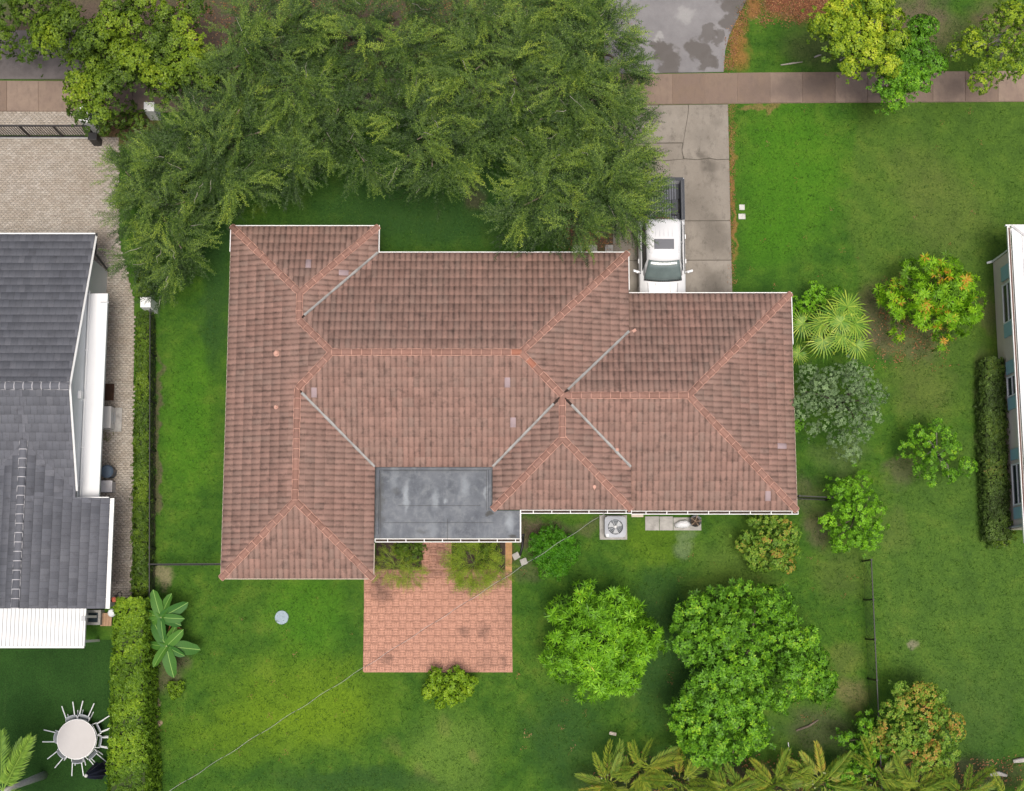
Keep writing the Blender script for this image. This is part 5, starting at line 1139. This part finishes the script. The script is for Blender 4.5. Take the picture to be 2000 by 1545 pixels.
for sg in (-1, 1):
    bm = bmesh.new()
    for y0, y1 in ((-1.12, -.10), (-.04, .86)):
        def sx(z_, y): t = (y + 1.15) / 2.1; lo = .885 + .0 * t; return (lo if z_ < 1.3 else .745 + .035 * t)
        vv = [bm.verts.new((sg * (sx(z_, y) + .012), y + dy_, z_)) for z_, y, dy_ in ((1.18, y0, -.10 if y0 < -1 else 0), (1.18, y1, 0), (1.76, y1, 0), (1.76, y0, .25 if y0 < -1 else 0))]
        bm.faces.new(vv)
    r_ = bmesh.ops.extrude_face_region(bm, geom=list(bm.faces))
    for v_ in r_['geom']:
        if isinstance(v_, bmesh.types.BMVert): v_.co.x -= sg * .02
    bmesh.ops.recalc_face_normals(bm, faces=list(bm.faces)); bmobj('side_window', bm, CG, tk)
    bm = bmesh.new(); tube(bm, [(sg * .98, -1.28, 1.16), (sg * 1.10, -1.24, 1.22)], [.035, .03], 6)
    bx(bm, sg * 1.17, -1.27, 1.25, .26, .10, .19, rz=sg * .30, bev=.03); bmobj('side_mirror', bm, WP, tk)
    for yy in (-.75, .35):
        bm = bmesh.new(); bx(bm, sg * 1.03, yy, 1.02, .04, .20, .04, bev=.012); bmobj('door_handle', bm, WHITE2, tk)
    bm = bmesh.new(); bx(bm, sg * .88, -2.80, .80, .2, .16, .2, bev=.04); bmobj('headlight', bm, GLASS, tk)
    bm = bmesh.new(); bx(bm, sg * .93, 2.935, .95, .12, .05, .36, bev=.015); bmobj('tail_light', bm, simple('red_lens', (.35, .02, .02), .3), tk)
    bm = bmesh.new(); bx(bm, sg * .965, -.25, 1.155, .03, 2.2, .02); bmobj('belt_trim', bm, BP, tk)
    bm = bmesh.new(); tube(bm, [(sg * .63, -.60, 1.875), (sg * .665, .80, 1.865)], .016, 5); bmobj('roof_rail_seam', bm, simple('seam_grey', (.35, .36, .37), .6), tk)
    for x_ in (.30, .62):
        bm = bmesh.new(); tube(bm, [(sg * x_, -2.5, 1.125 - .012 * x_ * 3), (sg * (x_ * 1.05), -1.75, 1.172 - .02 * x_)], .016, 5); bmobj('hood_crease', bm, simple('crease_grey', (.42, .43, .45), .5), tk)  # creases drawn as grey lines, their shading put into the colour
for sx_ in (-1, 1):
    for yy in (-1.95, 1.85):
        bm = bmesh.new(); cyl(bm, (sx_ * .74, yy, .40), (sx_ * 1.0, yy, .40), .40, n=28); wl = bmobj('wheel', bm, simple('tyre_rubber', (.02, .02, .02), .8), tk)
        bm = bmesh.new(); cyl(bm, (sx_ * .95, yy, .40), (sx_ * 1.015, yy, .40), .24, .2, n=20); bmobj('rim', bm, simple('rim_silver', (.5, .5, .52), .3, metal=.8), wl)
bm = bmesh.new(); bx(bm, 0, -.22, 1.905, .86, .46, .03, bev=.01); bmobj('sunroof', bm, simple('sunroof_glass', (.13, .135, .15), .15, .1, 1, spec=.6), tk)
o = tk.children[-1]; o.location = (0, 0, .008)
for i in range(5):
    bm = bmesh.new(); tube(bm, [(-.36 + .18 * i, .12, 1.908), (-.36 + .18 * i, .70, 1.895)], .007, 4); bmobj('roof_groove', bm, simple('groove_grey', (.40, .41, .43), .6), tk)
bm = bmesh.new(); bx(bm, -.06, .965, 1.84, .62, .05, .05, bev=.01); bmobj('brake_light', bm, simple('dull_red', (.20, .05, .06), .4), tk)
bm = bmesh.new(); bx(bm, 0, -2.93, .58, 1.9, .14, .26, bev=.05); bx(bm, 0, 2.99, .60, 1.9, .14, .2, bev=.04); bmobj('bumper', bm, simple('chrome', (.5, .5, .5), .25, metal=.9), tk)
bm = bmesh.new(); bx(bm, 0, -2.90, .86, 1.3, .08, .26, bev=.03); bmobj('grille', bm, BP, tk)
bm = bmesh.new(); bx(bm, 0, -1.02, 1.74, .10, .05, .04, rz=0); bmobj('mirror_mount', bm, BP, tk)

# ------------------------------------------------------------------ air conditioners and yard clutter
def ac_unit(label, px, py, pad):
    p = P(px, py, .75); t = thing('air_conditioner', label, 'air conditioner', (p.x, p.y, 0))
    bm = bmesh.new(); bx(bm, .0, 0, .30, .84, .84, .50, bev=.02); bx(bm, .40, 0, .62, .04, .84, .14); bx(bm, -.40, 0, .62, .04, .84, .14); bx(bm, 0, .40, .62, .76, .04, .14); bx(bm, 0, -.40, .62, .76, .04, .14); bmobj('cabinet', bm, simple('ac_grey', (.36, .37, .38), .6), t)
    bm = bmesh.new(); nn = 32
    o1 = [bm.verts.new((.45 * max(-1, min(1, 1.28 * math.cos(k * 2 * math.pi / nn))), .45 * max(-1, min(1, 1.28 * math.sin(k * 2 * math.pi / nn))), .72)) for k in range(nn)]
    i1 = [bm.verts.new((.33 * math.cos(k * 2 * math.pi / nn), .33 * math.sin(k * 2 * math.pi / nn), .76)) for k in range(nn)]
    i2 = [bm.verts.new((.33 * math.cos(k * 2 * math.pi / nn), .33 * math.sin(k * 2 * math.pi / nn), .60)) for k in range(nn)]
    o2 = [bm.verts.new((v_.co.x, v_.co.y, .68)) for v_ in o1]
    for k in range(nn):
        j = (k + 1) % nn; bm.faces.new((o1[k], o1[j], i1[j], i1[k])); bm.faces.new((i1[k], i1[j], i2[j], i2[k])); bm.faces.new((o2[k], o2[j], o1[j], o1[k]))
    bmesh.ops.recalc_face_normals(bm, faces=list(bm.faces)); bmobj('top_cover', bm, simple('ac_top', (.36, .38, .42), .5, .08), t)
    bm = bmesh.new(); cyl(bm, (0, 0, .56), (0, 0, .60), .33, n=24); bmobj('fan_well', bm, simple('well_dark', (.10, .115, .13), .6), t)
    for k in range(3):
        bm = bmesh.new(); a0 = k * 2.094 + .3; pts = [(.05, a0), (.30, a0 - .1), (.31, a0 + .75), (.08, a0 + .8)]
        prism(bm, [(r_ * math.cos(a_), r_ * math.sin(a_)) for r_, a_ in pts], .66, .675); bmobj('fan_blade', bm, GREYP, t)
    bm = bmesh.new()
    for r_ in (.09, .15, .21, .27, .33): tube(bm, [(r_ * math.cos(a_), r_ * math.sin(a_), .755) for a_ in np.linspace(0, 2 * math.pi, 25)], .005, 3)
    for k in range(4): a_ = k * math.pi / 2 + .4; tube(bm, [(0, 0, .76), (.33 * math.cos(a_), .33 * math.sin(a_), .76)], .008, 3)
    bmobj('grille', bm, simple('wire_grey', (.55, .57, .6), .4), t)
    bm = bmesh.new(); cyl(bm, (0, 0, .68), (0, 0, .77), .065, .05, n=14); bmobj('hub', bm, simple('hub_pale', (.62, .62, .62), .5), t)
    bm = bmesh.new(); bx(bm, -.34, -.36, .748, .10, .12, .008); bmobj('label_plate', bm, WHITE2, t); return t
ac_unit('grey air conditioner with a round fan below the roof gutter', 1202, 1029, 0)
p = P(1198, 1030, .1); tag(box_obj('equipment_pad', PADC, None, p.x, p.y, .04, 1.18, 1.05, .08), 'concrete pad under the grey air conditioner by the house', 'pad')
# concrete pads with a bag and a pot
def slabthing(name, label, x0, x1_, y0, y1, z=.05, m=PADC, cat='slab', group=None):
    bm = bmesh.new(); prism(bm, pxs([(x0, y0), (x1_, y0 - .3), (x1_ + .3, y1), (x0 + .2, y1)]), 0, z); return tag(bmobj(name, bm, m), label, cat, group)
slabthing('concrete_slab', 'leftmost light slab of the three below the rear gutter', 1260, 1287, 1009, 1036); slabthing('concrete_slab', 'middle light slab of the three below the rear gutter', 1288, 1314, 1009, 1036)
slabthing('concrete_slab', 'slab under the grey flower pot', 1315, 1369, 1011, 1036)
slabthing('concrete_slab', 'small tan slab right of the air conditioner', 1233, 1256, 999, 1010, .06, CREAM)
p = P(1334, 1024, .2); bm = bmesh.new(); tube(bm, [(p.x - .32, p.y - .05, .12), (p.x - .1, p.y, .17), (p.x + .15, p.y + .02, .16), (p.x + .32, p.y, .12)], [.10, .17, .18, .08], 9)
tag(bmobj('white_sack', bm, simple('sack', (.62, .63, .65), .6, .15, 9), None, True), 'white sack lying on the slabs beside the pot', 'sack')
p = P(1358, 1018, .35); pot = thing('flower_pot', 'round grey pot with dry stems on the end slab', 'pot', (p.x, p.y, .05))
bm = bmesh.new(); r0, r1, r2 = [], [], []
cyl(bm, (0, 0, 0), (0, 0, .40), .17, .25, n=20, cap=False); cyl(bm, (0, 0, .02), (0, 0, .40), .15, .21, n=20, cap=False); cyl(bm, (0, 0, .38), (0, 0, .41), .26, n=20, cap=False)
bmobj('pot_wall', bm, GREYP, pot); bm = bmesh.new(); cyl(bm, (0, 0, .25), (0, 0, .28), .18, n=16); bmobj('pot_soil', bm, SOIL, pot)
bm = bmesh.new()
for i in range(5): a_ = i * 1.3; tube(bm, [(0, 0, .28), (.15 * math.cos(a_), .15 * math.sin(a_), .5), (.24 * math.cos(a_), .24 * math.sin(a_), .52)], .018, 4)
bmobj('dry_stem', bm, simple('dry_stem', (.38, .28, .2), .9), pot)
# small stuff
def disc(name, label, px, py, r_, h, m, cat, z=0):
    p = P(px, py, h); bm = bmesh.new(); cyl(bm, (p.x, p.y, 0), (p.x, p.y, h), S(r_) * 1.04, S(r_), n=24); cyl(bm, (p.x, p.y, h), (p.x, p.y, h + .02), S(r_) * .18, n=8); return tag(bmobj(name, bm, m), label, cat)
disc('septic_lid', 'round pale blue grey septic lid in the lower left lawn', 550, 1206, 13, .05, simple('lid', (.27, .34, .39), .7, .3, 5, 60), 'lid')
for px, py, w_, lab in ((1449, 405, 11, 'white valve box lid further from the house'), (1449, 423, 14, 'white valve box lid nearer to the house')):
    p = P(px, py, .03); bm = bmesh.new(); bx(bm, p.x, p.y, .03, S(w_), S(11), .06, bev=.01); bx(bm, p.x, p.y, .063, S(w_) * .6, .02, .008); tag(bmobj('valve_lid', bm, simple('lid_white', (.5, .5, .47), .8, .15, 9)), lab, 'lid')
for px, py, rz, lab in ((1008, 1086, .5, 'rounded grey stone under the black downpipe'), (1023, 1097, .35, 'square grey stone beside the ball shrub')):
    p = P(px, py, .05); bm = bmesh.new(); bx(bm, 0, 0, .05, .30, .28, .1, rz, .04); o = bmobj('splash_stone', bm, PADC); o.location = (p.x, p.y, 0); tag(o, lab, 'stone')
for i, (px, lab) in enumerate(((1128, 'left stepping stone by the front eave'), (1158, 'middle stepping stone by the front eave'), (1190, 'right stepping stone by the front eave'))):
    p = P(px, 487, 0); bm = bmesh.new(); bx(bm, p.x, p.y, .03, .38, .38, .06, .0, .01); tag(bmobj('stepping_stone', bm, PADC), lab, 'stepping stone')
p = P(1148, 489, .3); bm = bmesh.new(); cyl(bm, (p.x, p.y, 0), (p.x, p.y, .25), .10, .07, n=10); cyl(bm, (p.x, p.y, .25), (p.x, p.y, .33), .04, .09, n=8); tag(bmobj('garden_tap', bm, simple('red_paint', (.40, .04, .04), .5)), 'small red fitting between the stepping stones', 'fitting')
p = P(1197, 1433, .05); bm = bmesh.new(); bx(bm, p.x, p.y, .04, .30, .13, .06, -.2, .025); tag(bmobj('driftwood', bm, simple('bone_white', (.60, .53, .45), .8)), 'small cream coloured piece of wood on the dark lawn', 'wood')
p = P(1580, 1418, .05); bm = bmesh.new(); tube(bm, [P(1555, 1427, .06), P(1580, 1418, .08), P(1598, 1406, .06)], [.04, .05, .03], 6); tag(bmobj('fallen_branch', bm, BARK), 'fallen brown branch on the lawn below the large tree', 'branch')
p = P(1540, 1455, 0); bm = bmesh.new(); tube(bm, [P(1541, 1465, .04), P(1539.5, 1450, .05)], [.02, .02], 5); tag(bmobj('white_stake', bm, WHITE), 'thin white stake lying near the bottom palms', 'stake')
for px, py, rz, lab in ((1950, 1513, .1, 'pale grey log at the bottom right'), (1995, 1487, .4, 'pale log at the right edge')):
    p = P(px, py, .1); bm = bmesh.new(); tube(bm, [(p.x - .35, p.y - .0, .1), (p.x, p.y + .05, .13), (p.x + .35, p.y - .08 + rz * .4, .1)], [.07, .10, .06], 7); tag(bmobj('pale_log', bm, simple('log', (.42, .40, .37), .9, .3, 9)), lab, 'log')
bm = bmesh.new()
for (a_, b_, c_) in (((1640, 118), (1660, 108), (1672, 122)), ((1672, 115), (1688, 112), (1697, 125)), ((1850, 110), (1862, 108), (1875, 114)), ((1525, 127), (1545, 124), (1567, 121)), ((1590, 112), (1597, 109), (1604, 107))):
    tube(bm, [P(*a_, .03), P(*b_, .05), P(*c_, .03)], [.03, .045, .02], 5)
tag(bmobj('surface_root', bm, PBARK), 'pale surface roots in the bare soil above the right sidewalk', 'roots')

# ---- things along the left neighbour's side path
p = P(208, 815, .7); mc = thing('heat_pump', 'pale box heat pump on its pad beside the white gabled wall', 'heat pump', (p.x, p.y, 0))
bm = bmesh.new(); bx(bm, 0, 0, .42, .42, .95, .70, bev=.03); bmobj('cabinet', bm, simple('beige_metal', (.56, .55, .53), .5, .06), mc)
bm = bmesh.new(); tube(bm, [(.222, .24 * math.cos(a_), .42 + .24 * math.sin(a_)) for a_ in np.linspace(0, 6.283, 20)], .012, 4); tube(bm, [(.222, .12 * math.cos(a_), .42 + .12 * math.sin(a_)) for a_ in np.linspace(0, 6.283, 16)], .008, 4); bmobj('fan_guard', bm, GREYP, mc)
box_obj('equipment_pad', PADC, mc, .12, -.02, .06, .75, 1.05, .06)
bm = bmesh.new(); p = P(214, 850, .05)
for k in range(3): tube(bm, [(p.x + (.18 + .03 * k) * math.cos(a_) - .1 * k, p.y + (.26 - .04 * k) * math.sin(a_), .07 + .02 * k) for a_ in np.linspace(k, 4.6 + k, 14)], .016, 5)
tag(bmobj('garden_hose', bm, simple('olive_hose', (.16, .17, .08), .5), None, True), 'tangled olive garden hose below the heat pump', 'hose')
p = P(209, 921, .7); tk2 = thing('rain_barrel', 'dark blue grey round barrel beside the white wall', 'barrel', (p.x, p.y, 0))
bm = bmesh.new(); cyl(bm, (0, 0, .04), (0, 0, .75), .24, .27, n=24); bmobj('barrel_body', bm, simple('navy_plastic', (.035, .055, .085), .4), tk2)
bm = bmesh.new(); cyl(bm, (0, 0, .75), (0, 0, .83), .285, .22, n=24); bmobj('lid', bm, simple('slate_blue', (.085, .12, .165), .45), tk2)
p = P(209, 950, .6); bn = thing('storage_box', 'pale storage box between the barrel and the grey roof', 'storage box', (p.x, p.y, 0)); bm = bmesh.new(); bx(bm, 0, 0, .33, .44, .46, .62, bev=.03); bmobj('box_body', bm, simple('box_cream', (.48, .46, .45), .6), bn); bm = bmesh.new(); bx(bm, 0, 0, .66, .48, .50, .05, bev=.02); bmobj('lid', bm, simple('box_lid', (.58, .56, .56), .5), bn)
p = P(213, 766, .04); gr = thing('rusty_grate', 'square dark rusty grate set in the side path', 'grate', (p.x, p.y, 0)); bm = bmesh.new(); bx(bm, 0, 0, .03, .44, .74, .05); bmobj('plate', bm, simple('rust', (.045, .022, .014), .9, .5, 8, 50, grime=(.12, .05, .02)), gr)
bm = bmesh.new()
for i in range(7): bx(bm, -.18 + i * .06, 0, .065, .02, .70, .02)
bmobj('bar', bm, simple('rust_bar', (.07, .035, .022), .9, .5, 8), gr)
p = P(217, 1197, 2.2); bm = bmesh.new(); cyl(bm, (p.x, p.y, 0), (p.x, p.y, 2.1), .03, n=8); cyl(bm, (p.x, p.y, 2.1), (p.x, p.y, 2.16), .17, .13, n=20); tag(bmobj('post_lamp', bm, simple('lamp_grey', (.55, .57, .58), .5)), 'round pale lamp cap at the corner of the grey roof', 'lamp')
p = P(223, 1171, .5); bm = bmesh.new(); bx(bm, p.x, p.y, .3, .18, .2, .5, .3, .04); cyl(bm, (p.x, p.y, .5), (p.x, p.y, .58), .05, n=10); tag(bmobj('orange_tool', bm, simple('coral_plastic', (.62, .14, .07), .5)), 'small coral orange tool standing behind the tall hedge', 'tool')
bm = bmesh.new(); tube(bm, [P(226, 1168, .6), P(230, 1158, .9), P(236, 1156, .8), P(238, 1165, .3)], .018, 5); tag(bmobj('tool_handle', bm, BLACK), 'black curved handle beside the coral tool', 'handle')

# ---- garden table, tipped chairs, folded parasol
tc = P(149, 1444, .75); tb = thing('garden_table', 'round grey white garden table on the dark lawn', 'table', (tc.x, tc.y, 0))
bm = bmesh.new(); cyl(bm, (0, 0, .72), (0, 0, .75), .80, n=48); bmobj('tabletop', bm, simple('table_grey', (.44, .425, .42), .5, .05), tb)
bm = bmesh.new(); tube(bm, [(.80 * math.cos(a_), .80 * math.sin(a_), .735) for a_ in np.linspace(0, 6.2832, 49)], .018, 5); bmobj('rim', bm, WHITE, tb)
for k in range(4):
    a_ = k * math.pi / 2 + .7; bm = bmesh.new(); tube(bm, [(.5 * math.cos(a_), .5 * math.sin(a_), .72), (.55 * math.cos(a_), .55 * math.sin(a_), 0)], .025, 6); bmobj('leg', bm, WHITE, tb)
CW = simple('chair_white', (.78, .80, .82), .5, .06); CWS = simple('chair_seat', (.40, .43, .47), .6, .1)
def make_chair():
    t = bpy.data.objects.new('garden_chair', None); link(t)
    pts = [(.20 * math.cos(a_) if 0 else .24 * math.sin(a_), -.10 - .16 * math.cos(a_) * 1.0) for a_ in np.linspace(-math.pi / 2, math.pi / 2, 11)]
    bm = bmesh.new(); prism(bm, [(x_, y_) for x_, y_ in pts] + [(.22, .22), (-.22, .22)], -.01, .02); bmobj('seat', bm, CWS, t)
    bm = bmesh.new(); tube(bm, [(x_ * 1.05, y_, .30) for x_, y_ in pts], .02, 5); tube(bm, [(x_ * 1.05, y_, .2) for x_, y_ in pts], .012, 5)
    for sg in (-1, 1): tube(bm, [(sg * .24, -.1, 0), (sg * .25, -.1, .30)], .014, 5)
    bmobj('backrest', bm, CW, t)
    for sx_ in (-1, 1):
        for sy_, yb in ((-1, -.18), (1, .18)):
            bm = bmesh.new(); tube(bm, [(sx_ * .19, yb, 0), (sx_ * .245, yb + sy_ * .06, -.58)], .022, 5); bmobj('leg', bm, CW, t)
    return t
def copy_thing(o):
    c = o.copy(); COL.objects.link(c)
    for ch in o.children:
        d = ch.copy(); COL.objects.link(d); d.parent = c
    return c
proto = make_chair(); first = True
for ang, lab in ((112, 'garden chair tipped against the top left of the round table'), (78, 'garden chair tipped against the top of the round table'), (28, 'garden chair tipped at the upper right of the table near the hedge'),
                 (-8, 'garden chair tipped at the right of the table touching the hedge'), (-48, 'garden chair tipped against the lower right of the round table'), (-90, 'garden chair tipped against the bottom of the round table'), (-138, 'garden chair tipped against the lower left of the round table'), (176, 'garden chair tipped against the left of the round table')):
    c = proto if first else copy_thing(proto); first = False; tag(c, lab, 'chair', 'white garden chairs tipped against the round table')
    a_ = R(ang); out = Vector((math.cos(a_), math.sin(a_), 0)); tg = Vector((-math.sin(a_), math.cos(a_), 0)); ax_z = (-out * math.sin(R(66)) + Vector((0, 0, 1)) * math.cos(R(66)))   # chair's up leans in over the table
    ax_x = tg; ax_y = ax_z.cross(ax_x); c.matrix_world = Matrix.Translation(Vector((tc.x, tc.y, .34)) + out * .90) @ Matrix((ax_x, ax_y, ax_z)).transposed().to_4x4()
b = P(208, 1500, 0); um = thing('folded_parasol', 'folded navy parasol beside the tall hedge', 'parasol', (b.x, b.y, 0))
bm = bmesh.new(); N_ = 16; rings = []
for z_, r_ in ((1.1, .30), (1.3, .27), (2.0, .20), (2.6, .10), (2.85, .04)): rings.append([(r_ * (1 + .28 * (k % 2)) * math.cos(k * 2 * math.pi / N_), r_ * (1 + .28 * (k % 2)) * math.sin(k * 2 * math.pi / N_), z_) for k in range(N_)])
loft(bm, rings); bmobj('canopy', bm, simple('navy_cloth', (.012, .014, .035), .8, .3), um)
bm = bmesh.new(); cyl(bm, (0, 0, 0), (0, 0, 2.95), .025, n=8); bmobj('pole', bm, GREYP, um); bm = bmesh.new(); bmesh.ops.create_icosphere(bm, subdivisions=2, radius=.075, matrix=Matrix.Translation((0, 0, 2.95))); bmobj('finial', bm, simple('finial_pale', (.5, .49, .48), .5), um, True)
bm = bmesh.new(); cyl(bm, (0, 0, 0), (0, 0, .1), .3, .26, n=20); bmobj('base', bm, BLACK, um)

# ---- white posts, gate, fences
def post(label, corners, h, name='white_post'):
    q = [P(a_, b_, h) for a_, b_ in corners]; bm = bmesh.new(); prism(bm, [(v_.x, v_.y) for v_ in q], 0, h); o = bmobj(name, bm, WHITE); return tag(o, label, 'post')
post('white square post in the hedge row beside the left lawn', [(274, 580.5), (294, 580.5), (294, 600), (274, 600)], 1.35)
post('white post at the corner of the sidewalk under the tree', [(281, 199.5), (301, 199.5), (301, 217), (281, 217)], 1.2)
wl_ = thing('boundary_wall', 'white angled wall end beside the black sliding gate', 'wall')
bm = bmesh.new(); q = [P(a_, b_, 1.5) for a_, b_ in ((156, 203), (173, 203), (176, 236), (168, 240), (150, 232))]; prism(bm, [(v_.x, v_.y) for v_ in q], 0, 1.5); bmobj('wall_block', bm, WHITE, wl_)
bm = bmesh.new(); p = P(163, 226, 1.5); bx(bm, p.x - .1, p.y, 1.3, .12, .05, .3); bmobj('sign_panel', bm, simple('pink_print', (.55, .12, .28), .6), wl_)
p = P(182, 268, .8); bm = bmesh.new(); bx(bm, p.x, p.y, .45, .36, .30, .9, 0, .03); bx(bm, p.x, p.y, .93, .40, .34, .05, 0, .02); tag(bmobj('gate_motor', bm, BLACK), 'black gate motor box at the foot of the white wall', 'gate motor')
ga = P(-60, 247, 1.6); gb = P(168, 244, 1.6); gt = thing('sliding_gate', 'black metal sliding gate across the paved drive', 'gate', (0, 0, 0)); gy = (ga.y + gb.y) / 2
for z_ in (.16, 1.58): box_obj('rail', BLACK, gt, (ga.x + gb.x) / 2, gy, z_, gb.x - ga.x, .06, .07)
for x_ in np.arange(gb.x, ga.x, -1.48): box_obj('gate_stile', BLACK, gt, float(x_), gy, .86, .07, .07, 1.36)
f0 = None
for x_ in np.arange(ga.x + .06, gb.x - .05, .115):
    if f0 is None: f0 = box_obj('picket', BLACK, gt, 0, 0, .87, .022, .022, 1.38); o = f0
    else: o = link(bpy.data.objects.new('picket', f0.data), gt)
    o.location = (float(x_), gy, 0)
box_obj('track', simple('track_steel', (.45, .45, .44), .5), gt, (ga.x + gb.x) / 2, gy - .02, .065, gb.x - ga.x, .08, .03)

def fence_run(label, a_, b_, h, spacing=.13, chain=False, npost=None, group=None):
    a_, b_ = Vector(a_), Vector(b_); t = thing('metal_fence', label, 'fence', (a_.x, a_.y, 0), 0, group); d = b_ - a_; L_ = d.length; an = math.atan2(d.y, d.x); dn = d.normalized()
    mid = (b_ - a_) / 2
    for z_ in ((h - .03, .12) if not chain else (h - .02,)): box_obj('rail', BLACK, t, mid.x, mid.y, z_, L_, .04, .045, an)
    npst = npost or max(2, int(L_ / 2.3) + 1)
    for i in range(npst):
        q_ = dn * (L_ * i / (npst - 1)); box_obj('fence_post', BLACK, t, q_.x, q_.y, h / 2 + .02, .07, .07, h + .04, an)
    if chain:
        bm = bmesh.new(); n_ = int(L_ / .16)
        for i in range(n_):
            q0 = dn * (i * .16)
            for sg in (0, 1):
                q1 = dn * min(L_, (i + 1) * .16 + h * .5); p0 = q0 + Vector((0, 0, .05 if sg else h - .05)); p1 = q1 + Vector((0, 0, h - .05 if sg else .05)); tube(bm, [p0, p1], .007, 3)
        o = bmobj('chain_mesh', bm, BLACK, t); o['kind'] = 'stuff'
    else:
        f0 = None
        for i in range(int(L_ / spacing)):
            q_ = dn * (i + .5) * spacing
            if f0 is None: f0 = box_obj('picket', BLACK, t, 0, 0, h / 2, .02, .02, h); o = f0
            else: o = link(bpy.data.objects.new('picket', f0.data), t)
            o.location = (q_.x, q_.y, 0)
    return t
fence_run('black metal fence joining the hedge to the left rear corner of the house', P(306, 1104), P(446, 1103), 1.3)
fence_run('short black fence from the right rear roof corner to the citrus tree', P(1548, 974), P(1612, 977), 1.5)
fence_run('black chain fence along the right side of the back yard', P(1684, 1096), P(1705, 1560), 1.6, chain=True, npost=7)
fence_run('thin black wire fence along the low hedge and left lawn', P(305, 604), P(304, 1168), 1.1, chain=True, npost=7)

# ---- service cable over the back yard
a_ = Vector((x2 - 1.0, yS3 - .1, 3.35)); b_ = P(340, 1540, 5.6); c_ = P(-200, 1900, 6.6)
pts = []
for i in range(61):
    t = i / 60; q = a_.lerp(b_, t); q.z -= .9 * 4 * t * (1 - t) * .5; pts.append(q)
e_ = (b_ - a_).normalized()
for i in range(1, 8): pts.append(b_ + Vector((e_.x, e_.y, .06)) * i * 1.2)
bm = bmesh.new(); L1 = []; L2 = []
fine = []
for p0, p1 in zip(pts, pts[1:]):
    for k in range(6): fine.append(p0.lerp(p1, k / 6))
sdv = e_.cross(Vector((0, 0, 1))).normalized()
for i, q in enumerate(fine):
    an = i * .22; o_ = sdv * math.cos(an) * .022 + Vector((0, 0, math.sin(an) * .022)); L1.append(q + o_); L2.append(q - o_)
cb = thing('service_cable', 'thin twisted overhead cable crossing the patio and back lawn', 'cable'); tube(bm, L1, .0055, 4); bmobj('black_strand', bm, BLACK, cb)
bm = bmesh.new(); tube(bm, L2, .0055, 4); bmobj('bare_strand', bm, simple('bare_wire', (.5, .5, .48), .4), cb)

# ------------------------------------------------------------------ grass tufts, weeds, litter
def scatter_ground(name, label, m, n, region, temps, sc, tintf=None, reject=None):
    px_ = rng.uniform(region[0], region[2], n); py_ = rng.uniform(region[1], region[3], n)
    pos = np.array([tuple(P(a_, b_, 0.02)) for a_, b_ in zip(px_, py_)])
    if reject is not None:
        k = ~reject(px_, py_); pos = pos[k]; px_ = px_[k]; py_ = py_[k]
    N = len(pos); o = cloud(name, None, m, pos, np.tile([0, 0, 1.], (N, 1)) + rng.normal(size=(N, 3)) * .3, sc * rng.uniform(.6, 1.3, N), rng.uniform(0, 1, N), temps)
    o['kind'] = 'stuff'
    if label: o['label'] = label
    return o
LT = [np.array([leaf([RG.uniform(-.2, .2), RG.uniform(-.2, .2), RG.uniform(0, .03)], [math.cos(a_), math.sin(a_), .1], .07, .035, [0, 0, 1]) for a_ in RG.uniform(0, 6.28, 9)]) for _ in range(5)]
scatter_ground('leaf_litter', 'orange brown fallen leaves along the driveway edge', LITTER, 330, (1424, 205, 1434, 590), LT, .55)
scatter_ground('leaf_litter', 'orange fallen leaves beside the asphalt apron', LITTER, 420, (1414, 0, 1462, 140), LT, .8, reject=lambda a_, b_: np.abs(a_ - np.interp(b_, [0, 40, 90, 140], [1462, 1445, 1425, 1420])) > 13)
scatter_ground('leaf_litter', 'brown fallen leaves under the feathery trees', LITTER, 900, (330, 0, 1240, 150), LT, 1.)
scatter_ground('leaf_litter', 'brown fallen leaves by the front eave and driveway', LITTER, 260, (1090, 400, 1240, 490), LT, .9)
scatter_ground('leaf_litter', 'fallen leaves beneath the mango tree at the tan house', LITTER, 160, (1700, 540, 1860, 720), LT, 1.)
scatter_ground('leaf_litter', 'brown leaf mulch at the top of the verge', LITTER, 420, (1475, -30, 1660, 45), LT, 1.)
scatter_ground('leaf_litter', 'dead leaves below the bottom palms', LITTER, 260, (1150, 1480, 2000, 1560), LT, 1.3)

GT = [np.array([leaf([RG.uniform(-.09, .09), RG.uniform(-.09, .09), 0], [math.cos(a_) * .8, math.sin(a_) * .8, RG.uniform(.35, 1.1)], RG.uniform(.06, .11), .016, [-math.cos(a_), -math.sin(a_), .6]) for a_ in RG.uniform(0, 6.28, 3)]) for _ in range(6)]
def no_grass(a_, b_):
    m = (a_ > 425) & (a_ < 1560) & (b_ > 435) & (b_ < 1010) & ~((a_ > 740) & (b_ < 500)) 
    m |= (a_ > 425) & (a_ < 745) & (b_ > 440) & (b_ < 1140)
    m |= (a_ > 705) & (a_ < 1006) & (b_ > 1000) & (b_ < 1317)
    m |= (a_ < 262) | ((a_ < 305) & (b_ > 590)) | (b_ < 205) & (a_ < 1420) | ((b_ > 138) & (b_ < 206))
    m |= (a_ > 1195) & (a_ < 1434) & (b_ < 620)
    m |= (a_ > 1172) & (a_ < 1372) & (b_ > 1000) & (b_ < 1052)
    m |= (a_ > 1920) & (b_ > 480) & (b_ < 1060)
    return m
scatter_ground('grass', 'short lawn grass blades', GRASSM, 60000, (262, 0, 2010, 1550), GT, 1., reject=no_grass)

scatter_ground('fallen_leaf', 'scattered pale fallen leaves on the right lawn', LITTER, 46, (1435, 210, 1920, 900), LT, .6)
scatter_ground('fallen_leaf', 'scattered pale fallen leaves on the back lawn', LITTER, 40, (320, 1150, 700, 1540), LT, .5)
scatter_ground('fallen_leaf', 'brown fallen leaves around the back yard trees', LITTER, 90, (1010, 1060, 1690, 1480), LT, .7)
